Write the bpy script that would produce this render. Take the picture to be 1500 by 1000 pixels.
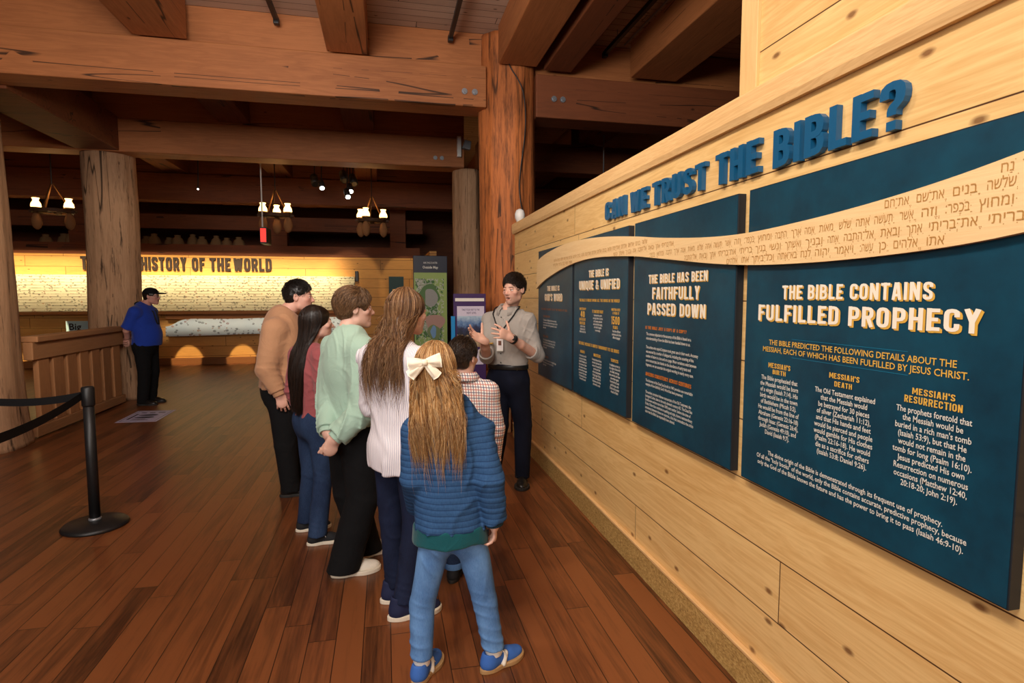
import bpy, bmesh, math, random
import numpy as np
from mathutils import Vector, Matrix

for o in list(bpy.data.objects):
    bpy.data.objects.remove(o, do_unlink=True)
scene = bpy.context.scene
COL = scene.collection
rng = np.random.default_rng(7)
random.seed(7)

# ------------------------------------------------------------------ camera
CAM_H, YAW, PITCH, FPX = 1.62, math.radians(12.4), math.radians(-4.49), 843.0
cam_d = bpy.data.cameras.new('camera')
cam_d.sensor_width = 36.0
cam_d.lens = FPX / 1500.0 * 36.0
cam_d.clip_start = 0.05
cam = bpy.data.objects.new('camera', cam_d)
cam.location = (0, 0, CAM_H)
cam.rotation_euler = (math.pi / 2 + PITCH, 0, -YAW)
COL.objects.link(cam)
scene.camera = cam

# ------------------------------------------------------------------ exposure, world
scene.view_settings.view_transform = 'Standard'
scene.view_settings.look = 'None'
scene.view_settings.gamma = 1.0
scene.view_settings.use_curve_mapping = False
scene.view_settings.exposure = 0.0
world = bpy.data.worlds.new('world')
scene.world = world
world.use_nodes = True
world.node_tree.nodes['Background'].inputs[0].default_value = (1.0, 0.78, 0.6, 1)
world.node_tree.nodes['Background'].inputs[1].default_value = 0.07

# ------------------------------------------------------------------ lights
def aim(o, target):
    d = Vector(target) - o.location
    o.rotation_euler = d.to_track_quat('-Z', 'Y').to_euler()

def area_light(name, loc, target, sx, sy, power, color):
    l = bpy.data.lights.new(name, 'AREA')
    l.shape = 'RECTANGLE'; l.size = sx; l.size_y = sy
    l.energy = power; l.color = color
    o = bpy.data.objects.new(name, l); o.location = loc; aim(o, target)
    COL.objects.link(o); return o

def spot_light(name, loc, target, power, angle, color, blend=0.5, radius=0.05):
    l = bpy.data.lights.new(name, 'SPOT')
    l.energy = power; l.color = color; l.spot_size = math.radians(angle)
    l.spot_blend = blend; l.shadow_soft_size = radius
    o = bpy.data.objects.new(name, l); o.location = loc; aim(o, target)
    COL.objects.link(o); return o

def point_light(name, loc, power, color, radius=0.03):
    l = bpy.data.lights.new(name, 'POINT')
    l.energy = power; l.color = color; l.shadow_soft_size = radius
    o = bpy.data.objects.new(name, l); o.location = loc
    COL.objects.link(o); return o

WARM = (1.0, 0.84, 0.66); WHITE = (1.0, 0.95, 0.90); GOLD = (1.0, 0.80, 0.48)
# unseen panel added for flash bounced off the ceiling over the visitors
area_light('flash_bounce', (-0.75, 0.2, 4.2), (0.15, 3.6, 0.9), 1.3, 1.3, 105, WHITE)
# track spots washing the exhibit wall
spot_light('wall_wash_near', (-1.0, 1.0, 4.25), (1.44, 1.1, 1.5), 150, 85, WARM, 0.9, 0.12)
spot_light('wall_wash_mid', (-0.9, 2.6, 4.25), (1.44, 2.6, 1.4), 150, 80, WARM, 0.9, 0.10)
spot_light('wall_wash_far', (-0.7, 4.3, 4.25), (1.44, 4.5, 1.3), 50, 75, WARM, 0.9, 0.10)
spot_light('column_wash', (-1.2, 3.2, 4.2), (-4.3, 7.1, 2.0), 420, 34, WARM, 0.8, 0.08)
spot_light('column_wash', (-2.0, 6.3, 3.7), (-4.16, 10.25, 2.3), 110, 30, WARM, 0.8, 0.08)
# far exhibit wall: a long wash and single downlights
def spread(o, deg):
    o.data.spread = math.radians(deg); return o
spread(area_light('timeline_wash', (-5.3, 13.6, 3.5), (-5.3, 15.1, 2.06), 8.4, 0.15, 88, GOLD), 35)
spread(area_light('strip_wash', (-3.0, 12.3, 3.5), (-3.0, 14.98, 0.93), 4.4, 0.05, 3.2, (1.0, 0.88, 0.7)), 7)
spot_light('poster_wash', (-0.95, 13.5, 3.5), (-0.85, 15.1, 2.0), 60, 44, GOLD, 0.3, 0.03)
spot_light('poster_wash', (0.45, 13.5, 3.5), (0.5, 15.1, 2.0), 50, 34, GOLD, 0.3, 0.03)
for x in (-8.3, -7.0, -4.62, -3.42, -2.1):
    spot_light('floor_scallop', (x, 11.9, 3.7), (x, 15.0, 0.06), 1500, 8.5, GOLD, 0.2, 0.02)
# unseen fill panels, added: upward for the ceiling, flash bounce behind the camera
area_light('added_ceiling_fill', (-0.9, 2.2, 3.25), (-0.3, 5.4, 4.75), 1.6, 0.6, 85, (1.0, 0.92, 0.84))
area_light('hall_fill', (-2.4, -3.0, 3.0), (-1.0, 7.0, 2.6), 3.4, 1.8, 225, (1.0, 0.92, 0.84))
spot_light('column_wash', (0.3, 4.6, 4.2), (1.45, 7.05, 2.6), 90, 50, WARM, 0.8, 0.08)
# ------------------------------------------------------------------ object helpers
def put(o, parent=None):
    COL.objects.link(o)
    if parent is not None:
        o.parent = parent
    return o

def tag(o, label=None, cat=None, group=None, kind=None):
    if label: o['label'] = label
    if cat: o['category'] = cat
    if group: o['group'] = group
    if kind: o['kind'] = kind
    return o

def empty(name, loc=(0, 0, 0), rz=0.0, parent=None):
    o = bpy.data.objects.new(name, None)
    o.location = loc; o.rotation_euler = (0, 0, rz); o.empty_display_size = 0.1
    return put(o, parent)

class MB:
    """collects shapes into one mesh"""
    def __init__(self): self.v = []; self.f = []; self.m = []
    def _add(self, v, f, mi=0):
        b = len(self.v); self.v += [tuple(map(float, p)) for p in v]
        self.f += [tuple(i + b for i in q) for q in f]; self.m += [mi] * len(f)
        return self
    def box(self, lo, hi, mi=0, M=None):
        x0, y0, z0 = lo; x1, y1, z1 = hi
        v = [Vector(p) for p in ((x0,y0,z0),(x1,y0,z0),(x1,y1,z0),(x0,y1,z0),(x0,y0,z1),(x1,y0,z1),(x1,y1,z1),(x0,y1,z1))]
        if M is not None: v = [M @ p for p in v]
        return self._add(v, [(0,3,2,1),(4,5,6,7),(0,1,5,4),(1,2,6,5),(2,3,7,6),(3,0,4,7)], mi)
    def tube(self, pts, r, n=8, mi=0, caps=True):
        pts = [Vector(p) for p in pts]
        rs = r if hasattr(r, '__len__') else [r] * len(pts)
        v = []; f = []
        up = None
        for i, p in enumerate(pts):
            t = (pts[min(i+1, len(pts)-1)] - pts[max(i-1, 0)])
            t = t.normalized() if t.length > 1e-9 else Vector((0,0,1))
            if up is None:
                up = Vector((0,0,1)) if abs(t.z) < 0.9 else Vector((1,0,0))
            a = t.cross(up).normalized(); b = t.cross(a).normalized(); up = -b if False else up
            for k in range(n):
                an = 2*math.pi*k/n
                v.append(p + (a*math.cos(an) + b*math.sin(an))*rs[i])
        for i in range(len(pts)-1):
            for k in range(n):
                f.append((i*n+k, (i+1)*n+k, (i+1)*n+(k+1) % n, i*n+(k+1) % n))
        if caps:
            f.append(tuple(range(n))); f.append(tuple(reversed(range((len(pts)-1)*n, len(pts)*n))))
        return self._add(v, f, mi)
    def lathe(self, prof, c=(0,0,0), n=24, mi=0):
        v = []; f = []
        for r, z in prof:
            for k in range(n):
                a = 2*math.pi*k/n
                v.append((c[0]+r*math.cos(a), c[1]+r*math.sin(a), c[2]+z))
        m = len(prof)
        for i in range(m-1):
            for k in range(n):
                f.append((i*n+k, i*n+(k+1) % n, (i+1)*n+(k+1) % n, (i+1)*n+k))
        f.append(tuple(reversed(range(n)))); f.append(tuple(range((m-1)*n, m*n)))
        return self._add(v, f, mi)
    def prism(self, poly, axis_a, axis_b, origin, depth):
        """poly of (a,b) in plane axis_a, axis_b extruded along axis_a x axis_b by depth"""
        A, B, O = Vector(axis_a), Vector(axis_b), Vector(origin); N = A.cross(B)
        n = len(poly)
        v = [O + A*a + B*b for a, b in poly] + [O + A*a + B*b + N*depth for a, b in poly]
        f = [tuple(reversed(range(n))), tuple(range(n, 2*n))]
        f += [(i, (i+1) % n, n+(i+1) % n, n+i) for i in range(n)]
        return self._add(v, f)
    def build(self, name, mat, parent=None, smooth=False, bevel=0.0, bseg=2):
        me = bpy.data.meshes.new(name)
        me.from_pydata(self.v, [], self.f)
        mats = mat if isinstance(mat, (list, tuple)) else [mat]
        for m in mats: me.materials.append(m)
        if len(mats) > 1: me.polygons.foreach_set('material_index', self.m)
        bm = bmesh.new(); bm.from_mesh(me)
        bmesh.ops.recalc_face_normals(bm, faces=bm.faces[:]); bm.to_mesh(me); bm.free()
        if smooth: me.polygons.foreach_set('use_smooth', [True]*len(me.polygons))
        me.update()
        o = bpy.data.objects.new(name, me); put(o, parent)
        if bevel:
            b = o.modifiers.new('bevel', 'BEVEL'); b.width = bevel; b.segments = bseg; b.limit_method = 'ANGLE'
        return o

# camera maths used to turn positions measured on the photograph into places in the room
_cy, _sy, _cp, _sp = math.cos(YAW), math.sin(YAW), math.cos(PITCH), math.sin(PITCH)
_f = np.array([_sy*_cp, _cy*_cp, _sp]); _r = np.array([_cy, -_sy, 0.0]); _u = np.cross(_r, _f)
_C = np.array([0, 0, CAM_H])
def _ray(x, y): return _f + _r*(x-750)/FPX - _u*(y-500)/FPX
def at(x, y, Y): d = _ray(x, y); return _C + d*(Y/d[1])
def flr(x, y, z=0.0): d = _ray(x, y); return _C + d*((z-CAM_H)/d[2])

# ------------------------------------------------------------------ materials
def srgb(r, g, b):
    f = lambda c: (c/255/12.92) if c/255 <= 0.04045 else ((c/255+0.055)/1.055)**2.4
    return (f(r), f(g), f(b), 1.0)

class NT:
    def __init__(self, name):
        self.m = bpy.data.materials.new(name); self.m.use_nodes = True
        self.t = self.m.node_tree; self.b = self.t.nodes['Principled BSDF']
    def n(self, typ, **kw):
        nd = self.t.nodes.new(typ)
        ins = kw.pop('ins', {})
        for k, v in kw.items(): setattr(nd, k, v)
        for k, v in ins.items(): self.set(nd, k, v)
        return nd
    def set(self, nd, k, v):
        s = nd.inputs[k]
        if isinstance(v, bpy.types.NodeSocket): self.t.links.new(v, s)
        elif isinstance(v, bpy.types.Node): self.t.links.new(v.outputs[0], s)
        else: s.default_value = v
    def math(self, op, a, b=None, c=None, clamp=False):
        nd = self.n('ShaderNodeMath', operation=op, use_clamp=clamp); self.set(nd, 0, a)
        if b is not None: self.set(nd, 1, b)
        if c is not None: self.set(nd, 2, c)
        return nd.outputs[0]
    def mix(self, fac, a, b, blend='MIX'):
        nd = self.n('ShaderNodeMix', data_type='RGBA', blend_type=blend)
        self.set(nd, 0, fac); self.set(nd, 6, a); self.set(nd, 7, b)
        return nd.outputs[2]
    def ramp(self, fac, stops, interp='LINEAR'):
        nd = self.n('ShaderNodeValToRGB'); self.set(nd, 0, fac); cr = nd.color_ramp; cr.interpolation = interp
        while len(cr.elements) < len(stops): cr.elements.new(0.5)
        for e, (p, c) in zip(cr.elements, stops):
            e.position = p; e.color = c if len(c) == 4 else (*c, 1)
        return nd.outputs[0]
    def obj(self): return self.n('ShaderNodeTexCoord').outputs['Object']
    def sep(self, v):
        nd = self.n('ShaderNodeSeparateXYZ'); self.set(nd, 0, v); return nd.outputs
    def comb(self, x, y, z):
        nd = self.n('ShaderNodeCombineXYZ'); self.set(nd, 0, x); self.set(nd, 1, y); self.set(nd, 2, z); return nd.outputs[0]
    def noise(self, v, scale=5, detail=3, rough=0.5, dist=0.0):
        nd = self.n('ShaderNodeTexNoise'); self.set(nd, 'Vector', v)
        self.set(nd, 'Scale', scale); self.set(nd, 'Detail', detail); self.set(nd, 'Roughness', rough); self.set(nd, 'Distortion', dist)
        return nd.outputs[0]
    def bump(self, h, strength=0.3, dist=0.01):
        nd = self.n('ShaderNodeBump'); self.set(nd, 'Height', h); self.set(nd, 'Strength', strength); self.set(nd, 'Distance', dist)
        self.set(self.b, 'Normal', nd.outputs[0])
    def base(self, c, rough=0.6, spec=0.4, metal=0.0):
        self.set(self.b, 'Base Color', c); self.set(self.b, 'Roughness', rough)
        self.set(self.b, 'Specular IOR Level', spec); self.set(self.b, 'Metallic', metal)
        return self

MATS = {}
def flat(name, c, rough=0.6, spec=0.4, metal=0.0, grain=0.0, gscale=60):
    if name in MATS: return MATS[name]
    t = NT(name); t.base(c, rough, spec, metal)
    v = t.obj()
    nz = t.noise(v, gscale, 3)
    t.set(t.b, 'Base Color', t.mix(t.math('MULTIPLY', nz, 0.25), c, tuple(x*0.6 for x in c[:3]) + (1,)))
    if grain: t.bump(nz, grain, 0.004)
    MATS[name] = t.m; return t.m

def emit(name, c, s):
    if name in MATS: return MATS[name]
    t = NT(name); t.base(c, 0.4); t.set(t.b, 'Emission Color', c); t.set(t.b, 'Emission Strength', s)
    MATS[name] = t.m; return t.m

def wood(name, along, across, third, light, dark, knot=None, board=None, length=3.0, gap=0.004, off=0.0, rough=0.5,
         grain=1.0, vary=0.5, spec=0.35, bump=0.25, knots=0.5, blotch=0.3, ring=6.0, gapcol=(0.012, 0.006, 0.003, 1), streak=0.0, mapto=None, crack=0.0):
    """boards or solid timber; along / across / third are object axes 0,1,2"""
    t = NT(name)
    s = t.sep(t.obj())
    a, c, d = s[along], s[across], s[third]
    if board:
        rowf = t.math('DIVIDE', t.math('ADD', c, off), board)
        row = t.math('FLOOR', rowf)
        wn = t.n('ShaderNodeTexWhiteNoise', noise_dimensions='1D'); t.set(wn, 'W', row)
        colf = t.math('DIVIDE', t.math('ADD', a, t.math('MULTIPLY', wn.outputs[0], length*7.3)), length)
        cell = t.math('FLOOR', colf)
        wn2 = t.n('ShaderNodeTexWhiteNoise', noise_dimensions='2D'); t.set(wn2, 'Vector', t.comb(row, cell, 0.0))
        rid = wn2.outputs[0]
        fr = t.math('FRACT', rowf); fa = t.math('FRACT', colf)
        e1 = t.math('MULTIPLY', t.math('MINIMUM', fr, t.math('SUBTRACT', 1.0, fr)), board)
        e2 = t.math('MULTIPLY', t.math('MINIMUM', fa, t.math('SUBTRACT', 1.0, fa)), length)
        edge = t.math('MINIMUM', e1, e2)
        gapm = t.n('ShaderNodeMapRange'); t.set(gapm, 0, edge); t.set(gapm, 1, gap*0.35); t.set(gapm, 2, gap); t.set(gapm, 3, 1.0); t.set(gapm, 4, 0.0)
        gapf = gapm.outputs[0]
    else:
        wn = t.n('ShaderNodeObjectInfo'); rid = wn.outputs['Random']; gapf = None
    shift = t.math('MULTIPLY', rid, 37.0)
    v1 = t.comb(t.math('ADD', t.math('MULTIPLY', a, 0.6), shift), t.math('ADD', t.math('MULTIPLY', c, 7.0), shift), t.math('MULTIPLY', d, 7.0))
    n1 = t.noise(v1, 2.2, 4, 0.6, 0.6)
    rings = t.math('FRACT', t.math('MULTIPLY', n1, ring))
    rings = t.math('ABSOLUTE', t.math('SUBTRACT', rings, 0.5))
    v2 = t.comb(t.math('MULTIPLY', a, 3.0), t.math('ADD', t.math('MULTIPLY', c, 90.0), shift), t.math('MULTIPLY', d, 90.0))
    n2 = t.noise(v2, 1.0, 3, 0.65)
    fac = t.math('ADD', t.math('MULTIPLY', rings, 0.9*grain), t.math('MULTIPLY', t.math('SUBTRACT', n2, 0.5), 0.9*grain))
    fac = t.math('ADD', fac, t.math('MULTIPLY', t.math('SUBTRACT', rid, 0.5), vary), clamp=False)
    v3 = t.comb(t.math('MULTIPLY', a, 0.5), c, d)
    n3 = t.noise(v3, 1.7, 2)
    fac = t.math('ADD', fac, t.math('MULTIPLY', t.math('SUBTRACT', n3, 0.5), blotch*2), clamp=True)
    colr = t.mix(fac, light, dark)
    if knots:
        vk = t.comb(t.math('ADD', t.math('MULTIPLY', a, 2.6), shift), t.math('MULTIPLY', c, 5.0), t.math('MULTIPLY', d, 5.0))
        vo = t.n('ShaderNodeTexVoronoi', feature='F1', voronoi_dimensions='2D' if board else '3D'); t.set(vo, 'Vector', vk if not board else t.comb(t.math('ADD', t.math('MULTIPLY', a, 2.6), shift), t.math('MULTIPLY', c, 5.0), 0.0)); t.set(vo, 'Scale', 1.15 if board else 0.9)
        sp = t.sep(vo.outputs['Color'])
        on = t.math('LESS_THAN', sp[0], knots*0.45)
        dd = t.math('ADD', vo.outputs['Distance'], t.math('MULTIPLY', t.math('SUBTRACT', n2, 0.5), 0.05))
        km = t.n('ShaderNodeMapRange'); t.set(km, 0, dd); t.set(km, 1, 0.03); t.set(km, 2, 0.085); t.set(km, 3, 1.0); t.set(km, 4, 0.0)
        colr = t.mix(t.math('MULTIPLY', t.math('MULTIPLY', km.outputs[0], on), 0.8), colr, knot or dark)
    if streak:
        vs = t.comb(t.math('MULTIPLY', a, 2.2), t.math('MULTIPLY', c, 22.0), t.math('MULTIPLY', d, 22.0))
        ns = t.noise(vs, 1.0, 4, 0.7)
        sm = t.n('ShaderNodeMapRange'); t.set(sm, 0, ns); t.set(sm, 1, 0.60-0.1*streak); t.set(sm, 2, 0.70); 
        colr = t.mix(t.math('MULTIPLY', sm.outputs[0], 0.85), colr, (0.018, 0.009, 0.005, 1))
    if crack:
        vc = t.comb(t.math('ADD', t.math('MULTIPLY', a, 0.10), shift), t.math('MULTIPLY', c, 3.0), t.math('MULTIPLY', d, 3.0))
        nc = t.noise(vc, 1.3, 2, 0.35, 0.06)
        cm = t.n('ShaderNodeMapRange'); t.set(cm, 0, t.math('ABSOLUTE', t.math('SUBTRACT', nc, 0.5))); t.set(cm, 1, 0.0015); t.set(cm, 2, 0.0065); t.set(cm, 3, 1.0); t.set(cm, 4, 0.0)
        brk = t.math('GREATER_THAN', t.noise(t.comb(t.math('MULTIPLY', a, 1.1), c, d), 1.5, 2), 0.47)
        colr = t.mix(t.math('MULTIPLY', t.math('MULTIPLY', cm.outputs[0], brk), crack), colr, (0.02, 0.009, 0.004, 1))
    hgt = n2
    if gapf is not None:
        colr = t.mix(gapf, colr, gapcol)
        hgt = t.math('SUBTRACT', t.math('MULTIPLY', n2, 0.25), gapf)
    t.base(colr, rough, spec)
    t.bump(hgt, bump, 0.004)
    return t.m

M_floor = wood('floor_planks', 1, 0, 2, srgb(128, 74, 40), srgb(58, 31, 17), board=0.127, length=1.55, gap=0.0028, rough=0.36, grain=1.15, vary=0.75, spec=0.45, bump=0.15, knots=0, blotch=0.25, ring=2.5)
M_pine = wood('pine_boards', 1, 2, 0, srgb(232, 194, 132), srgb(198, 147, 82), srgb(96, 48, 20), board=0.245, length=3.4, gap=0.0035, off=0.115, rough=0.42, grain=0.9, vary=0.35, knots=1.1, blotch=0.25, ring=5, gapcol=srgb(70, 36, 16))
M_pine_trim = wood('pine_trim', 1, 2, 0, srgb(230, 190, 134), srgb(192, 138, 82), srgb(150, 92, 44), rough=0.45, grain=0.7, vary=0.1, knots=0.15, ring=9)
M_pine_post = wood('pine_post', 2, 1, 0, srgb(226, 186, 128), srgb(196, 146, 88), rough=0.5, grain=0.4, knots=0, vary=0.1)
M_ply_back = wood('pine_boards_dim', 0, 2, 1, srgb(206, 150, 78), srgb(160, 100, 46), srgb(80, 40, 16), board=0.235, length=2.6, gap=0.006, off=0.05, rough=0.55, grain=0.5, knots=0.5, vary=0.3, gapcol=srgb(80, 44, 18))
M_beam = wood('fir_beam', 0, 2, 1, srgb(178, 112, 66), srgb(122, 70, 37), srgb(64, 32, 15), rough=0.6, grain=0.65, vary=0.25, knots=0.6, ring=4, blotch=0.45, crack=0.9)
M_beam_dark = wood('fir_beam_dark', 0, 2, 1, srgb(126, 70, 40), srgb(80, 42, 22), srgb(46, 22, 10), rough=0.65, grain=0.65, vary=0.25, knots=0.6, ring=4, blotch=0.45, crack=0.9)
M_ceil = wood('ceiling_planks', 0, 1, 2, srgb(196, 170, 150), srgb(156, 126, 106), srgb(60, 36, 22), board=0.14, length=2.8, gap=0.005, rough=0.7, grain=0.5, vary=0.35, knots=0.4)
M_log = wood('log_bark', 2, 0, 1, srgb(186, 108, 56), srgb(120, 64, 32), srgb(50, 26, 12), rough=0.7, grain=0.8, vary=0.1, knots=0.3, ring=5, streak=1.25, bump=0.7, crack=0.8)
M_log_grey = wood('log_weathered', 2, 0, 1, srgb(184, 144, 110), srgb(128, 94, 68), srgb(60, 40, 26), rough=0.8, grain=0.8, vary=0.1, knots=0.35, ring=5, streak=0.45, bump=0.6, crack=0.9)
M_rail = wood('rail_wood', 1, 2, 0, srgb(168, 120, 80), srgb(122, 82, 52), rough=0.7, grain=0.6, knots=0.3)
M_baluster = wood('baluster_wood', 2, 1, 0, srgb(172, 120, 78), srgb(120, 80, 50), rough=0.7, grain=0.6, knots=0.3)
M_black = flat('black_metal', (0.010, 0.010, 0.011, 1), 0.45, 0.5)
M_belt = flat('black_webbing', (0.008, 0.008, 0.009, 1), 0.8, 0.2, grain=0.2, gscale=200)
M_steel = flat('grey_steel', (0.32, 0.34, 0.37, 1), 0.4, 0.5, 0.6)
M_white = flat('white_plastic', (0.75, 0.74, 0.72, 1), 0.4, 0.5)
# ------------------------------------------------------------------ room shell
WX = 1.443
MB().box((-12, -3.5, -0.08), (9, 19.0, 0.0)).build('floor', M_floor)['kind'] = 'structure'
MB().box((-12, -3.5, 4.72), (9, 19.0, 4.82)).build('ceiling', M_ceil)['kind'] = 'structure'
w = MB().box((WX, -1.6, 0.0), (WX + 0.16, 6.42, 2.43)).build('wall_right', M_pine); tag(w, kind='structure')
w = MB().box((WX + 0.02, -1.6, 2.43), (WX + 0.14, 2.09, 4.285)).build('wall_right_upper', M_pine); tag(w, kind='structure')
w = MB().box((WX + 0.005, 2.09, 2.43), (WX + 0.145, 2.20, 4.285)).build('trim_1', M_pine_post, bevel=0.003); tag(w, kind='structure')
w = MB()
w.prism([(0, 2.318), (0.020, 2.318), (0.030, 2.345), (0.030, 2.42), (0.022, 2.43), (0, 2.43)], (-1, 0, 0), (0, 0, 1), (WX, 6.44, 0), -8.04)
w = w.build('trim_2', M_pine_trim); tag(w, kind='structure')
MATS['osb'] = None
t = NT('strand_board'); v = t.obj(); s = t.sep(v)
n1 = t.noise(t.comb(t.math('MULTIPLY', s[1], 60.0), t.math('MULTIPLY', s[2], 110.0), s[0]), 1.0, 3, 0.7)
t.base(t.ramp(n1, [(0.3, srgb(136, 102, 54)), (0.5, srgb(176, 140, 80)), (0.7, srgb(204, 170, 108))]), 0.7); t.bump(n1, 0.4, 0.004)
b = MB().box((WX - 0.022, -1.6, 0.0), (WX, 6.42, 0.150)).build('baseboard_right', t.m); tag(b, kind='structure')
b = MB().box((WX - 0.026, -1.6, 0.150), (WX, 6.42, 0.166)).build('baseboard_cap_right', M_pine_trim, bevel=0.003); tag(b, kind='structure')

# far exhibit wall and hall shell
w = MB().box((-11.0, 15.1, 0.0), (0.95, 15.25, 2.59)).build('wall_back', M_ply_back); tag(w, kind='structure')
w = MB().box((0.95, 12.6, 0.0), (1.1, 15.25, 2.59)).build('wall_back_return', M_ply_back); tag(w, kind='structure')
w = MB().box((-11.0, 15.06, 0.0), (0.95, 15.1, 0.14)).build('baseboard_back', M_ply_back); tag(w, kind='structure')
w = MB().box((-12, 18.9, 0.0), (9, 19.0, 4.72)).build('wall_rear', M_beam_dark); tag(w, kind='structure')
w = MB().box((-12.0, -3.5, 0.0), (-11.9, 19.0, 4.72)).build('wall_left', M_beam_dark); tag(w, kind='structure')
w = MB().box((8.9, -3.5, 0.0), (9.0, 19.0, 4.72)).build('wall_far_right', M_beam_dark); tag(w, kind='structure')
w = MB().box((-12, -3.5, 0.0), (9, -3.4, 4.72)).build('wall_front', M_beam_dark); tag(w, kind='structure')

# ------------------------------------------------------------------ beams
def beam(name, a, b, w, h, mat, label=None, cat='beam', group=None, bev=0.012, kind=None):
    """timber from a to b (centre line of its underside), width w, height h"""
    a, b = Vector(a), Vector(b); L = (b-a).length
    o = MB().box((0, -w/2, 0), (L, w/2, h)).build(name, mat, bevel=bev)
    o.location = a; o.rotation_euler = (b-a).to_track_quat('X', 'Z').to_euler()
    return tag(o, label, cat if kind is None else None, group, kind)

def bolt(parent_name, x, y, z, label):
    m = MB().tube([(x, y, z), (x, y-0.018, z)], 0.034, 16).tube([(x, y-0.018, z), (x, y-0.03, z)], 0.02, 6)
    return m.build('bolt_head', M_steel)

g1 = beam('girder', (-6.2, 7.05, 3.83), (1.20, 7.05, 3.83), 0.40, 0.47, M_beam, 'long orange timber girder crossing the hall, bolted to the reddish log column', 'beam')
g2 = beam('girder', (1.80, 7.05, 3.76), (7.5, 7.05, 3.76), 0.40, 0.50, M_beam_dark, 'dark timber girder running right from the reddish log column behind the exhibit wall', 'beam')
g3 = beam('girder', (-8.5, 10.1, 3.79), (1.35, 10.1, 3.79), 0.40, 0.49, M_beam, 'second timber girder further back, resting on the two rear log columns', 'beam')
lw_ = beam('girder', (-8.5, 10.1, 4.285), (1.35, 10.1, 4.285), 0.36, 0.43, M_beam, 'upper timber stacked on the rear girder between the log columns', 'beam')
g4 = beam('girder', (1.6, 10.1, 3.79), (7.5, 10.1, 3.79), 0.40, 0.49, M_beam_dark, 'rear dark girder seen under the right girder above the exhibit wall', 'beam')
for (x, y, z, lab, p) in ((0.94, 6.85, 3.99, 0, g1), (1.06, 6.85, 3.99, 0, g1), (2.02, 6.85, 3.98, 0, g2), (2.13, 6.85, 3.98, 0, g2), (0.86, 9.9, 3.93, 0, g3), (0.97, 9.9, 3.93, 0, g3)):
    o = bolt('', x, y, z, lab)
    o.parent = p; o.matrix_parent_inverse = (Matrix.Translation(p.location) @ p.rotation_euler.to_matrix().to_4x4()).inverted()
# joists run front to back on top of the girders
JO = [(-2.9, 0.5), (-0.36, 0.44), (-5.0, 0.5)]
def joist(x, w, y0, y1, mat=M_beam):
    return beam('joist', (x, y0, 4.30), (x, y1, 4.30), w, 0.42, mat, kind='structure')
joist(-2.24, 0.52, -3.4, 6.84); joist(-0.36, 0.44, -3.4, 6.84); joist(-4.4, 0.5, -3.4, 6.84)
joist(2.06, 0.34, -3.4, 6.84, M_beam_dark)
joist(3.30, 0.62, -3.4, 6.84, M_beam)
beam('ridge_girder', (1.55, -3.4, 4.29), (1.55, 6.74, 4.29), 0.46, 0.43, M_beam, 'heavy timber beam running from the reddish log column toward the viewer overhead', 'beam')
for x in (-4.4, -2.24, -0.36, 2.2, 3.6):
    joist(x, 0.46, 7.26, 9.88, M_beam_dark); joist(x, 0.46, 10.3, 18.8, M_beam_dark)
# blocking boards between the joists on the girders
for y, m in ((7.08, M_beam), (14.2, M_beam_dark)):
    beam('blocking', (-8.5, y, 4.29), (7.5, y, 4.29), 0.16, 0.43, m, kind='structure', bev=0.004)
beam('girder', (-11, 14.2, 3.70), (7.5, 14.2, 3.70), 0.40, 0.58, M_beam_dark, 'darkest girder at the back of the hall above the hanging oil lamps', 'beam')
# knee block on the rear left column
c = MB().box((-4.45, 7.25, 3.80), (-3.86, 9.9, 4.30)).build('cross_beam', M_beam_dark, bevel=0.012)
tag(c, 'short dark cross beam joining the long girder to the top of the rear left log column', 'beam')

# ------------------------------------------------------------------ log columns
def log_column(x, y, r0, r1, h, mat, label, seed, lean=(0, 0)):
    rg = np.random.default_rng(seed)
    n, m = 64, 90
    ph = rg.uniform(0, 6.28, 8); v = []; f = []
    for j in range(m):
        z = h*j/(m-1); r = r0 + (r1-r0)*(j/(m-1))
        if z < 0.5: r *= 1 + 0.05*(1-z/0.5)**2
        for k in range(n):
            a = 2*math.pi*k/n
            d = 0.018*math.sin(2*a+ph[0]+z*0.3) + 0.010*math.sin(3*a+ph[1]-z*0.7) + 0.006*math.sin(7*a+ph[2]+0.6*math.sin(z*1.7+ph[3])) \
                + 0.004*math.sin(15*a+ph[4]+1.5*math.sin(z*1.1)) + 0.008*math.sin(z*2.1+ph[5]+a) + 0.003*math.sin(27*a+ph[6]+2*math.sin(z*2.3))
            v.append(((r+d)*math.cos(a)+lean[0]*z, (r+d)*math.sin(a)+lean[1]*z, z))
    for j in range(m-1):
        for k in range(n):
            f.append((j*n+k, j*n+(k+1) % n, (j+1)*n+(k+1) % n, (j+1)*n+k))
    f.append(tuple(reversed(range(n)))); f.append(tuple(range((m-1)*n, m*n)))
    o = MB()._add(v, f).build('log_column', mat, smooth=True)
    o.location = (x, y, 0)
    return tag(o, label, 'column')
col_main = log_column(1.50, 7.06, 0.335, 0.315, 4.70, M_log, 'thick reddish log column behind the man in the grey shirt', 3)
log_column(-4.16, 10.25, 0.345, 0.33, 3.80, M_log_grey, 'log column beside the guard in the blue shirt', 4)
log_column(-4.32, 7.08, 0.50, 0.40, 3.83, M_log_grey, 'weathered log column cut by the left edge of the picture', 5)
log_column(1.43, 10.2, 0.26, 0.25, 3.79, M_log_grey, 'slimmer grey log column just left of the reddish one', 6)
# boxed plinth at the foot of the main column
p = MB().box((0.93, 6.60, 0.0), (1.44, 6.72, 0.74)).box((0.93, 6.585, 0.66), (1.44, 6.6, 0.74)).build('column_plinth', M_baluster, bevel=0.006)
tag(p, 'low wooden barrier board at the foot of the reddish log column', 'barrier')
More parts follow.
